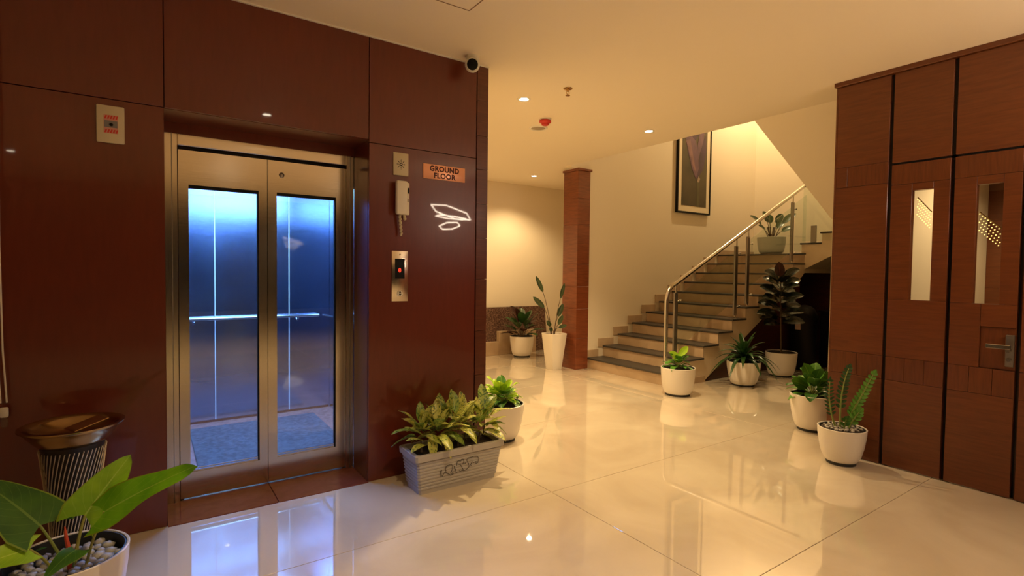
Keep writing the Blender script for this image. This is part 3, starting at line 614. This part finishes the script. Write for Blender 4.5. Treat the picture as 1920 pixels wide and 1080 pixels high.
cs = thing('ceiling_speaker', 'round flush ceiling speaker grille beside the smoke detector', 'speaker', (3.16, 4.17, HC))
MB().lathe([(.068, -.002), (.075, -.008), (.088, -.006), (.092, 0), (.068, 0)], (3.16, 4.17, HC), 32).build('bezel', WHITEP, cs)
MB().lathe([(0, -.004), (.069, -.003), (.069, 0), (0, 0)], (3.16, 4.17, HC), 32).build('grille', plain('speaker_mesh', (.42, .35, .25), .7, bump=1, bscale=900), cs)
# hexagon pendant whose glow is mirrored in the lacquered wall
pe = thing('hexagon_pendant', 'glowing hexagon tube pendant mirrored in the red wall', 'pendant light', (3.5, -.31, 2.08))
def hexring(c, r, tilt, ax, sq=1.0):
    mt = Matrix.Rotation(tilt, 3, ax); pts = []
    for k in range(6):
        a = k*PI/3+.2; pts.append(Vector(c)+mt @ Vector((r*math.cos(a), r*sq*math.sin(a), 0)))
    q = []
    for i in range(6): q += [pts[i]+(pts[(i+1) % 6]-pts[i])*f for f in (0, .5)]
    return q
for c, r, tl, ax in (((3.5, -.31, 2.13), .30, .32, 'Y'), ((3.5, -.31, 2.06), .22, -.22, 'X'), ((3.48, -.31, 1.94), .15, .3, 'X')):
    MB().tube(hexring(c, r, tl, ax), .008, 6, True).build('light_tube', NEON, pe)
for dx, dy in ((.2, 0), (-.2, .1), (0, -.2)): MB().tube([(3.5+dx*.6, -.31+dy*.6, 2.08), (3.5, -.31, HC)], .0015, 5).build('wire', BLKP, pe)
MB().lathe([(0, 0), (.06, 0), (.06, -.02), (0, -.02)], (3.5, -.31, HC), 24).build('canopy', WHITEP, pe)
# ------------------------------------------------------------------ plant kit
def leaf(B, T, W, mat, parent, hint=(0, 0, 1), sag=.12, fold=.2, prof='lance', lobe=0., rows=8, wave=0., name='leaf', thick=0, label=None):
    B = Vector(B); T = Vector(T); L = (T-B).length; hint = Vector(hint)
    Mid = (B+T)/2+Vector((0, 0, 1))*sag*L
    m = MB(); grid = []; S = (-1, -.55, 0, .55, 1); ph = random.random()*6
    for i in range(rows+1):
        t = i/rows; p = B*(1-t)**2+Mid*2*t*(1-t)+T*t*t; d = ((Mid-B)*(1-t)+(T-Mid)*t).normalized()
        sd = d.cross(hint)
        if sd.length < 1e-3: sd = d.cross(Vector((1, 0, 0)))
        sd.normalize(); nr = sd.cross(d)
        if prof == 'lance': wv = math.sin(PI*min(1, t**.75))**.85 if 0 < t < 1 else 0
        elif prof == 'heart': wv = (1-t)**.62*min(1, .72+1.6*t)*1.05
        elif prof == 'oval': wv = math.sin(PI*t**.9)**.62 if 0 < t < 1 else 0
        elif prof == 'strap': wv = min(1, .45+2*t)*(1-t**3)
        else: wv = math.sin(PI*t)
        wv = max(wv, .012)*W
        row = []
        for s in S:
            q = p+sd*s*wv+nr*(fold*abs(s)*wv)-d*(lobe*L*abs(s)**1.6*(1-t)**3)
            if wave: q = q+nr*wave*W*math.sin(t*9+ph+s*2)*abs(s)
            row.append(m.bm.verts.new(q))
        grid.append(row)
    for i in range(rows):
        for j in range(4):
            f = m.bm.faces.new((grid[i][j], grid[i][j+1], grid[i+1][j+1], grid[i+1][j]))
            for lp_, (a, b) in zip(f.loops, ((i, j), (i, j+1), (i+1, j+1), (i+1, j))): lp_[m.uv].uv = (S[b]*.5+.5, a/rows)
    return m.build(name, mat, parent, kind='leaf', ang=3.0, label=label)
def stem(pts, r, mat, parent, name='stem', n=7, taper=.6):
    P_ = [Vector(p) for p in pts]; q = []
    if len(P_) == 3:
        for k in range(9): t = k/8; q.append(P_[0]*(1-t)**2+P_[1]*2*t*(1-t)+P_[2]*t*t)
    else: q = P_
    return MB().tube(q, r, n, rr=[r*(1-(1-taper)*k/(len(q)-1)) for k in range(len(q))]).build(name, mat, parent)
def pot(t, c, rb, rt, h, mat=POTW, flute=0, soil=True, inner=LINER, foot=True, sdrop=.03):
    x, y, z = c
    rf = (lambda a, zz: 1+flute*abs(math.sin(6*a))-flute*.5) if flute else None
    b = .022
    prof = [(0, b), (rb*.93, b), (rb*1.0, b+.008), (rb+(rt-rb)*.35, h*.25), (rb+(rt-rb)*.68, h*.5), (rb+(rt-rb)*.92, h*.8), (rt*.995, h*.97), (rt, h*.99), (rt-.004, h), (rt-.009, h-.002), (rt-.011, h-.02)]
    MB().lathe(prof, c, 60 if not flute else 96, rfun=rf).build('pot', mat, t, ang=.9)
    MB().lathe([(rt-.010, h-.006), (rt-.012, h-.004), (rt-.016, h-.004), (rt-.02, h-sdrop), (0, h-sdrop)], c, 48).build('liner', inner, t, ang=.9)
    if foot: MB().lathe([(0, 0), (rb*.88, 0), (rb*.90, .022), (0, .022)], c, 40).build('pot_foot', LINER, t)
    if soil:
        rs = rt-.022
        MB().lathe([(rs, h-sdrop+.001), (rs*.95, h-sdrop+.010), (rs*.5, h-sdrop+.016), (0, h-sdrop+.018)], c, 32, rfun=lambda a, zz: 1+.03*math.sin(5*a)).build('soil', SOIL, t, ang=3)
def rosette(t, c, n, Lr, Wd, el, mats, prof='lance', az=(0, 2*PI), sag=.15, fold=.25, stemr=0, lobe=0., hlift=0, rnd=.25, wave=.1, stalk=.25):
    """n leaves round a centre, older ones lower"""
    c = Vector(c)
    for k in range(n):
        a = az[0]+(az[1]-az[0])*((k*.381966) % 1)+random.uniform(-.25, .25); f = k/max(1, n-1)
        e = el[0]+(el[1]-el[0])*f+random.uniform(-.12, .12); L = (Lr[0]+(Lr[1]-Lr[0])*random.random())
        d = Vector((math.cos(a)*math.cos(e), math.sin(a)*math.cos(e), math.sin(e)))
        b = c+Vector((0, 0, hlift*f))+d*L*stalk+Vector((0, 0, L*stalk*.6))
        T = b+d*L-Vector((0, 0, L*.25*(1-f)))
        if stemr: stem([c+Vector((0, 0, hlift*f*.5)), c+(b-c)*.5+Vector((0, 0, .25*L*stalk)), b], stemr, STEMG, t)
        leaf(b, T, Wd*L/Lr[1]*random.uniform(.85, 1.1), random.choice(mats), t, sag=sag, fold=fold, prof=prof, lobe=lobe, wave=wave)
def pebbles(t, c, r, n, s, z, single=True, hole=0):
    rng = random.Random(3); vs = []
    for k in range(5):
        m = MB().ball((0, 0, 0), 1, 1, (1, .8+.1*rng.random(), .62)); me = bpy.data.meshes.new('pebble')
        for v in m.bm.verts: v.co *= 1+rng.uniform(-.08, .08)
        m.bm.to_mesh(me); m.bm.free(); me.shade_smooth(); me.materials.append(PEB); vs.append(me)
    for k in range(n):
        rr = r*math.sqrt((k+.5)/n); a = k*2.39996
        o = bpy.data.objects.new('pebble', vs[k % 5]); COL.objects.link(o); o.parent = t
        q = s*rng.uniform(.8, 1.25)
        o.location = Vector(c)-ORG[t]+Vector((rr*math.cos(a), rr*math.sin(a), z+rng.uniform(-.002, .006)))
        o.rotation_euler = (rng.uniform(-.4, .4), rng.uniform(-.4, .4), rng.uniform(0, 6)); o.scale = (q, q, q)

# ------------------------------------------------------------------ foreground plant
FG = (-.25, 2.40, 0)
t = thing('potted_plant', 'white pot of pale pebbles with large glossy arrow shaped leaves beside the bin', 'plant', FG)
pot(t, FG, .13, .182, .30, soil=False, sdrop=.055)
pebbles(t, FG, .150, 60, .021, .258)
o_ = Vector(FG)
A = lambda *p: o_+Vector(p)
cam_h = Vector((0, 0, CAM_H))-A(0, 0, .45)
leaf(A(.055, -.034, .438), A(.190, -.115, .652), .084, L_BRIGHT, t, hint=(-.10, -1, .25), sag=.02, fold=.10, prof='heart', lobe=.24, wave=.05, rows=12)
leaf(A(.115, -.131, .472), A(.372, -.389, .662), .074, L_BRIGHT2, t, hint=(-.35, -.75, .7), sag=.03, fold=.10, prof='heart', lobe=.2, wave=.14, rows=12)
leaf(A(-.069, -.01, .423), A(-.235, .13, .56), .098, L_DARKG, t, hint=(.25, -.85, .5), sag=.06, fold=.12, prof='heart', lobe=.22, wave=.05, rows=12)
leaf(A(-.090, -.058, .367), A(-.25, -.10, .350), .055, L_BRIGHT, t, hint=(0, -.7, .8), sag=.08, fold=.1, prof='heart', lobe=.2, wave=.05, rows=12)
leaf(A(.035, -.110, .352), A(-.035, -.20, .318), .046, L_DARKG, t, hint=(-.1, -.4, 1), sag=.15, fold=-.15, prof='heart', lobe=.2, wave=.05, rows=10)
leaf(A(-.11, .05, .30), A(-.055, .03, .325), .014, L_DARKG, t, sag=.1)
stem([A(.022, -.012, .25), A(.03, -.02, .35), A(.055, -.034, .438)], .0068, STEMY, t, 'petiole'); stem([A(.055, -.05, .25), A(.075, -.09, .37), A(.115, -.131, .472)], .0055, STEMY, t, 'petiole')
stem([A(.0, -.02, .25), A(-.02, -.025, .33), A(-.069, -.01, .423)], .0065, STEMG, t, 'petiole'); stem([A(-.03, -.03, .25), A(-.05, -.045, .32), A(-.09, -.058, .367)], .0055, STEMY, t, 'petiole')
stem([A(.02, -.04, .25), A(.03, -.08, .34), A(.035, -.11, .352)], .004, STEMG, t, 'petiole')
MB().tube([A(.012, -.044, .26), A(.010, -.042, .33), A(.003, -.038, .37), A(-.001, -.033, .41)], .006, 8, rr=[.007, .007, .006, .002]).build('red_leaf_sheath', SHEATH, t, label='red pointed leaf sheath')

# ------------------------------------------------------------------ ashtray bin
BN = Vector((-.272, 2.865, 0))
t = thing('ashtray_bin', 'tapered ribbed bin with a wide brass ashtray bowl on top', 'bin', BN)
MB().lathe([(0, 0), (.082, 0), (.084, .01), (.066, .03), (.070, .25), (.088, .45), (.106, .56), (.112, .575), (0, .575)], BN, 48).build('body', plain('dark_bin_body', (.022, .015, .009), .4, .3), t)
ribs = 46
rad = lambda z: .070+.040*max(0, (z-.03)/.53)**1.6
RIBM = plain('rib_metal', (.86, .76, .56), .28, .85)
for k in range(ribs):
    pts_ = []
    for i in range(11):
        z = .03+.525*i/10; a = 2*PI*k/ribs+1.15*(i/10); r = rad(z)+.003
        pts_.append(BN+Vector((r*math.cos(a), r*math.sin(a), z)))
    MB().tube(pts_, .0020, 4).build('rib', RIBM, t)
MB().lathe([(0, .574), (.112, .574), (.128, .590), (.150, .618), (.166, .640), (.178, .648), (.178, .654), (.164, .656), (.150, .640), (.125, .606), (.09, .596), (0, .594)], BN, 64).build('ashtray_bowl', BRONZE, t, ang=1.2)
MB().box(BN.x-.02, BN.x+.11, BN.y-.03, BN.y+.06, .640, .646, .002, 1, rot=Matrix.Rotation(.5, 3, 'Z') @ Matrix.Rotation(-.22, 3, 'Y')).build('ashtray_flap', BRASS, t)

# ------------------------------------------------------------------ rectangular planter
t = thing('trough_planter', 'grey ribbed trough planter of speckled leaves in front of the red wall', 'planter', (1.56, 2.89, 0))
def trough(z0_, z1_, a, b):  # a, b = (x0, x1, y0, y1) at bottom and top
    q = []
    for (x0, x1, y0, y1), z in ((a, z0_), (b, z1_)): q.append([(x0, y0, z), (x1, y0, z), (x1, y1, z), (x0, y1, z)])
    return q
m = MB(); lo, hi = (1.290, 1.816, 2.802, 2.985), (1.268, 1.846, 2.782, 3.008)
def lerp4(f): return tuple(lo[i]+(hi[i]-lo[i])*f for i in range(4))
rings = []
NR = 9
zs_ = [(0, 0), (.012, 0)]
for k in range(NR):
    za = .025+k*.0195; zs_ += [(za, 0), (za+.004, .0045), (za+.013, .0045), (za+.017, 0)]
zs_ += [(.203, 0), (.205, .016), (.238, .018), (.242, .014), (.242, -.006), (.215, -.010)]
for z, off in zs_:
    x0, x1, y0, y1 = lerp4(min(1, z/.205)); x0 -= off; x1 += off; y0 -= off; y1 += off; c_ = .012
    rings.append([m.bm.verts.new(p) for p in ((x0+c_, y0, z), (x1-c_, y0, z), (x1, y0+c_, z), (x1, y1-c_, z), (x1-c_, y1, z), (x0+c_, y1, z), (x0, y1-c_, z), (x0, y0+c_, z))])
for a, b in zip(rings, rings[1:]):
    for k in range(8): m.bm.faces.new((a[k], a[(k+1) % 8], b[(k+1) % 8], b[k]))
m.bm.faces.new(rings[0]); m.bm.faces.new(rings[-1])
tr = m.build('trough', PLANT, t, ang=.4)
MB().box(1.28, 1.835, 2.80, 2.99, .19, .218).build('soil', SOIL, t)
# engraved frieze of animals on the front
ink = plain('engraved_line', (.10, .09, .08), .8)
ysl = lambda z: 2.802-.020*min(1, z/.205)
fx = lambda u: 1.415+u*.265; fz = lambda v: .088+v*.082
strokes = [[(0, .0), (-.01, .42), (.03, .5), (.02, .22), (.05, .0), (.11, .30), (.16, .22), (.26, -.05), (.34, .0)], [(.13, .35), (.12, .62), (.18, .75), (.22, .68), (.2, .78), (.27, .80), (.31, .62), (.29, .30), (.26, .12), (.30, .05), (.33, .18)],
           [(.34, .62), (.36, .40), (.40, .30), (.37, .15), (.42, .05), (.45, .10)], [(.41, .60), (.42, .90), (.47, .95), (.50, .85), (.53, 1.0), (.58, .96), (.60, .72), (.56, .62), (.62, .58), (.66, .70)], [(.44, .70), (.50, .62), (.55, .40), (.58, .2), (.62, .05), (.68, .12), (.74, .3), (.72, .55), (.66, .88), (.72, 1.0)],
           [(.72, .98), (.86, 1.02), (.95, .95), (1.0, .75), (.97, .45), (.92, .40), (.93, .58), (.86, .52), (.82, .62), (.78, .42), (.80, .30)], [(.48, .15), (.52, .08), (.56, .12), (.60, .05)]]
fm = MB()
for s_ in strokes: fm.tube([(fx(u), ysl(fz(v))-.0068, fz(v)) for u, v in s_], .0019, 5)
fm.build('animal_frieze', ink, tr)
rng = random.Random(11)
cents = [(1.345, 2.90), (1.43, 2.87), (1.50, 2.94), (1.585, 2.88), (1.66, 2.94), (1.74, 2.89), (1.80, 2.93)]
for i, (x, y) in enumerate(cents):
    h = rng.uniform(.06, .13); tilt = Vector((rng.uniform(-.02, .02), rng.uniform(-.015, .015), h))
    stem([(x, y, .205), (x, y, .205+h*.5), Vector((x, y, .205))+tilt], .007, STEMB, t)
    rosette(t, Vector((x, y, .20))+tilt, 12, (.13, .185), .038, (-.25, 1.1), [L_SPECK, L_SPECK, L_SPECKG], sag=.18, fold=.3, hlift=.06, stalk=.18)
for B, T in (((1.335, 2.86, .33), (1.215, 2.86, .40)), ((1.335, 2.86, .30), (1.21, 2.82, .33)), ((1.34, 2.84, .28), (1.225, 2.78, .27)), ((1.52, 2.90, .40), (1.56, 2.92, .53)), ((1.58, 2.90, .40), (1.66, 2.93, .525)), ((1.75, 2.88, .36), (1.83, 2.84, .47)), ((1.77, 2.86, .31), (1.90, 2.80, .38)), ((1.47, 2.82, .30), (1.475, 2.765, .19)), ((1.38, 2.83, .33), (1.365, 2.775, .20)), ((1.36, 2.9, .36), (1.36, 2.93, .47))):
    leaf(B, T, .030, L_SPECK, t, sag=.1, fold=.3)

# ------------------------------------------------------------------ other pots
c = (2.262, 3.415, 0)
t = thing('potted_plant', 'white pot of bright lime green leaves beside the corner of the red wall', 'plant', c, 'plants in plain white pots')
pot(t, c, .125, .180, .288)
rosette(t, (c[0], c[1], .27), 26, (.10, .13), .068, (.05, 1.05), [L_LIME, L_LIME, L_MID], prof='heart', sag=.2, fold=.25, hlift=.035, lobe=.1, stemr=.003, stalk=.55)
rosette(t, (c[0], c[1], .27), 16, (.09, .12), .052, (-.25, .15), [L_DARKG, L_MID], prof='heart', sag=.2, fold=.25, lobe=.1, stalk=.7)
c = (4.712, 3.653, 0)
t = thing('potted_plant', 'white pot of green leaves with one upright lime leaf by the bottom step', 'plant', c, 'plants in plain white pots')
pot(t, c, .145, .182, .300)
rosette(t, (c[0], c[1], .28), 24, (.10, .15), .045, (-.2, .9), [L_MID, L_DARKG, L_MID], prof='oval', sag=.2, fold=.25, hlift=.05, stemr=.003, stalk=.35)
for B, T in (((0, 0, .40), (.11, -.04, .52)), ((.02, 0, .38), (-.08, .06, .46)), ((-.02, -.02, .36), (-.13, -.02, .44))):
    leaf(Vector(c)+Vector(B), Vector(c)+Vector(T), .038, L_LIME, t, hint=(-.5, -.8, .4), sag=.1, fold=.25, prof='oval')
c = (5.784, 3.55, 0)
t = thing('potted_plant', 'fluted cream pot of dark arching strap leaves beside the stairs', 'plant', c)
pot(t, c, .137, .188, .288, flute=.035)
rng = random.Random(5)
for k in range(40):
    a = k*2.39996; f = k/39; e = .1+1.15*f; L = rng.uniform(.30, .42)
    d = Vector((math.cos(a)*math.cos(e), math.sin(a)*math.cos(e), 0)); b = Vector(c)+Vector((0, 0, .28+.08*f))
    T = b+d*L*1.05+Vector((0, 0, -.22+.50*f))
    leaf(b, T, .029, L_STRAP, t, sag=.55-.35*f, fold=.35, prof='strap', rows=9)
c = (6.743, 3.62, 0)
t = thing('potted_plant', 'white pot with a tall dark leaved rubber plant under the stairs', 'plant', c)
pot(t, c, .147, .190, .312)
stem([(c[0], c[1], .28), (c[0]-.01, c[1]+.02, .8), (c[0]-.01, c[1]+.03, 1.32)], .012, STEMB, t)
rng = random.Random(9)
for k in range(30):
    f = k/29; z = .66+.62*f; a = k*2.39996+.6; L = .27-.05*f; e = -.05+.55*f
    b = Vector((c[0]-.01, c[1]+.025, z)); d = Vector((math.cos(a)*math.cos(e), math.sin(a)*math.cos(e), math.sin(e)))
    leaf(b+d*.03, b+d*(L+.03), .074, L_RUB, t, hint=(-.45, -.5, .75), sag=.14, fold=.22, prof='oval')
leaf((c[0]-.02, c[1]+.03, 1.28), (c[0]-.03, c[1]+.05, 1.48), .062, L_RUBR, t, hint=(-.8, -.6, 0), sag=.0, fold=.15, prof='oval')
leaf((c[0]-.01, c[1]+.03, 1.25), (c[0]+.14, c[1]-.06, 1.40), .04, L_RUB, t, sag=.05, fold=.25, prof='oval')
c = (4.644, 2.21, 0)
t = thing('potted_plant', 'white pot of broad green leaves half hidden behind the end of the door wall', 'plant', c)
pot(t, c, .130, .178, .306)
rosette(t, (c[0], c[1], .27), 22, (.13, .19), .058, (-.15, 1.1), [L_MID, L_MID, L_DARKG], prof='oval', sag=.22, fold=.25, hlift=.06, stemr=.004, stalk=.3)
for B, T in (((0, 0, .38), (-.03, .07, .56)), ((.03, -.02, .36), (.09, -.07, .50)), ((-.03, .03, .36), (-.17, .10, .42))):
    leaf(Vector(c)+Vector(B), Vector(c)+Vector(T), .055, L_MID, t, hint=(-.6, -.7, .3), sag=.08, fold=.2, prof='oval')
c = (3.996, 1.70, 0)
t = thing('potted_plant', 'white pot of upright feathery stems with pebbles against the wooden door wall', 'plant', c)
pot(t, c, .105, .152, .254, sdrop=.02)
pebbles(t, (c[0], c[1], 0), .115, 46, .013, .250)
def zstem(b, tp, n, L, W, bend, mat=L_MID):
    b = Vector(c)+Vector(b); tp = Vector(c)+Vector(tp); mid = (b+tp)/2+Vector(bend)
    stem([b, mid, tp], .0075, STEMG, t, 'stalk', taper=.4)
    tv = Vector((-.6, -.55, .3))
    for k in range(n):
        f = .30+.70*k/(n-1); p = b*(1-f)**2+mid*2*f*(1-f)+tp*f*f; d = ((mid-b)*(1-f)+(tp-mid)*f).normalized()
        sd = d.cross(tv).normalized(); ll = L*(.75+.5*math.sin(PI*min(1, f)))*.9
        for s in (-1, 1):
            leaf(p, p+(sd*s*.85+d*.55+tv*.12).normalized()*ll, W, mat, t, hint=tv, sag=.05, fold=.2, prof='oval', rows=5, name='leaflet')
    leaf(tp, tp+d*L, W, mat, t, hint=tv, sag=.0, fold=.2, prof='oval', rows=5, name='leaflet')
zstem((-.013, .006, .236), (.060, -.006, .66), 11, .040, .0115, (-.04, .02, .06), L_STRAP)
zstem((.003, -.004, .236), (.125, -.135, .632), 12, .042, .0135, (-.01, .01, -.03), L_MID)
zstem((-.034, .021, .235), (-.016, .081, .56), 10, .038, .008, (-.03, .03, 0), L_STRAP)
zstem((.012, -.034, .240), (.035, -.09, .37), 4, .045, .015, (0, 0, .02), L_MID)
zstem((-.02, -.02, .24), (-.05, -.05, .33), 3, .04, .013, (0, 0, .02), L_DARKG)
c = (4.50, 5.52, 0)
t = thing('potted_plant', 'tall slim white tapered pot with slender upright stems beside the pillar', 'plant', c)
x, y = c[:2]
q4 = MB(); pf = [(.085, 0), (.088, .01), (.140, .470), (.142, .482), (.136, .485), (.128, .482), (.122, .45), (0, .45)]
q4.lathe([(0, 0)]+pf, (x, y, 0), 48, rfun=lambda a, z: 1/max(abs(math.cos(a)), abs(math.sin(a)))**.55).build('pot', POTW, t, ang=.5)
MB().lathe([(.115, .452), (.06, .460), (0, .462)], (x, y, 0), 28).build('soil', SOIL, t)
C5 = Vector(c)
for b, e, ll, wd, d2v in (((-.02, .02, .45), (-.115, .105, 1.03), .25, .030, (-.35, .3, 1)), ((-.03, .03, .45), (-.10, .09, .82), .22, .036, (-.6, .5, .75)), ((0, 0, .45), (.075, -.03, .95), .22, .026, (.25, -.1, 1)), ((0, 0, .45), (.06, 0, .70), .20, .034, (.45, -.05, 1)), ((-.02, -.03, .45), (.02, -.06, .60), .15, .03, (.3, -.2, .8)), ((-.03, .02, .45), (-.06, 0, .58), .12, .028, (-.7, -.1, .7)), ((0, 0, .45), (.04, -.04, .56), .12, .026, (.8, -.5, .3)), ((-.01, 0, .45), (-.05, -.02, .52), .10, .026, (-.7, -.3, .4))):
    b = C5+Vector(b); e = C5+Vector(e); stem([b, (b+e)/2+Vector((.02 if e.x < c[0] else -.02, 0, .05)), e], .006, STEMB, t)
    leaf(e, e+Vector(d2v).normalized()*ll, wd, L_FAR, t, hint=(-.6, -.8, .1), sag=.03, fold=.35, prof='oval')
c = (4.74, 6.60, 0)
t = thing('potted_plant', 'white pot with dark broad leaves in front of the brown granite slab', 'plant', c)
pot(t, c, .141, .187, .318)
C5 = Vector(c)
rng = random.Random(21)
for k in range(26):
    a = k*2.39996; f = k/25; e = -.05+1.15*f; L = rng.uniform(.17, .24)
    d = Vector((math.cos(a)*math.cos(e), math.sin(a)*math.cos(e), math.sin(e))); b = C5+Vector((0, 0, .33+.12*f))+d*.13
    stem([C5+Vector((0, 0, .29)), C5+Vector((0, 0, .33))+d*.07, b], .004, STEMB, t)
    leaf(b, b+d*L, .06, [L_FAR, L_RUBR, L_STRAP][k % 3], t, sag=.15, fold=.25, prof='oval', lobe=.03)
leaf(C5+Vector((.06, 0, .52)), C5+Vector((-.16, .10, .78)), .045, L_RUBR, t, hint=(-.6, -.8, .3), fold=.4, prof='oval')
c = (8.0, 4.5, R*NS)
t = thing('potted_plant', 'grey white pot with broad upright leaves on the stair landing', 'plant', c)
pot(t, c, .170, .205, .262, mat=POTG, foot=True)
C5 = Vector(c)
for e in ((-.088, .086, .634), (-.334, .13, .555), (.138, -.071, .60), (.296, -.18, .606), (.166, -.221, .40), (.077, .092, .604), (-.233, .056, .416), (.22, -.05, .50), (-.2, -.05, .52)):
    e = Vector(e); b = C5+Vector((e.x*.15, e.y*.15, .245)); k_ = C5+Vector((e.x*.5, e.y*.5, .26+(e.z-.26)*.62)); T = C5+e
    stem([b, (b+k_)/2+Vector((0, 0, .03)), k_], .007, STEMB, t); leaf(k_, T+(T-k_)*.25, .055, L_FAR, t, hint=(-.4, -.5, .7), sag=.15, fold=.2, prof='oval')
for p in ((-.02, .02, .3), (.03, 0, .3)): stem([C5+Vector((0, 0, .24)), C5+Vector(p), C5+Vector((p[0]*2, p[1]*2, .42))], .02, STEMB, t)

# ------------------------------------------------------------------ corridor slab and plinth
t = thing('granite_slab', 'speckled brown granite slab standing against the corridor wall', 'stone slab', (4.8, 6.98, 0))
pts = [(3.9, 0), (5.53, 0), (5.46, .70), (5.44, .728), (5.40, .742), (3.9, .742)]
MB().prism(pts, lambda u, v, d: (u, d, v), 6.955, 7.03).build('slab', GRANB, t, smooth=False)
t = thing('stepped_plinth', 'low stepped tan block in front of the brown granite slab', 'plinth', (4.7, 6.9, 0))
MB().box(3.9, 4.497, 6.87, 6.95, 0, .208, .003, 1).build('low_block', STEPC, t); MB().box(4.497, 5.218, 6.87, 6.95, 0, .368, .003, 1).build('tall_block', STEPC, t)

# ------------------------------------------------------------------ black objects in the shadow under the stairs
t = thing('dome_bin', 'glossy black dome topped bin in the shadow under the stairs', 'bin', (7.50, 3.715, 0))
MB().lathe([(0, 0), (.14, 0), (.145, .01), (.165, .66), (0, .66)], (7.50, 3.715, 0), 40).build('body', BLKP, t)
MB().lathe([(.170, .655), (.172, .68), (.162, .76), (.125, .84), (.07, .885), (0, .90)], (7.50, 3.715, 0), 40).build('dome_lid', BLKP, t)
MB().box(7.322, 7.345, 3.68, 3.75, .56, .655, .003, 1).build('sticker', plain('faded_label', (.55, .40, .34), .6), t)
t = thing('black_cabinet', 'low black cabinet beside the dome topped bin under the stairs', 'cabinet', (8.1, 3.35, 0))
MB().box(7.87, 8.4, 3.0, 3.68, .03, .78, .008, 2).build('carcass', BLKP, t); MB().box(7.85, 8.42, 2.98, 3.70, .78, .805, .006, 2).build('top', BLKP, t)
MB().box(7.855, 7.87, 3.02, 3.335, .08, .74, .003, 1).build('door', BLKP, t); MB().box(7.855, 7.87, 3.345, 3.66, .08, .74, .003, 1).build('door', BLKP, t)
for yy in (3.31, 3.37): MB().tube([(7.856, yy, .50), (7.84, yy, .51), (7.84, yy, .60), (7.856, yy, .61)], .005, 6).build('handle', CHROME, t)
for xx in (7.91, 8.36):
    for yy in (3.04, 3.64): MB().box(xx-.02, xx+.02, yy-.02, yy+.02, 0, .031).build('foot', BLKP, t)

# strips of pinprick lights in the room beyond the door
def dotstrip(c0, c1, label):
    t = thing('dotted_light_strip', label, 'light strip', c0)
    c0 = Vector(c0); c1 = Vector(c1); m = MB(); b = MB()
    d = (c1-c0); n = 8
    for k in range(n):
        for j in range(5):
            p = c0+d*((k+.5*(j % 2))/n)+Vector((0, 0, -.030*j)); m.ball(p, .0045, 1)
    b.tube([c0+Vector((0, 0, .015)), c1+Vector((0, 0, .015))], .004, 6); b.build('rod', BRASS, t); m.build('light_points', DOTE, t, kind='stuff')
dotstrip((5.0, 1.632, 1.922), (5.0, 1.538, 1.80), 'slanted strip of tiny yellow lights seen through the door window farther from the handle')
dotstrip((5.0, 1.250, 1.775), (5.0, 1.125, 1.645), 'slanted strip of tiny yellow lights seen through the door window nearer the handle')
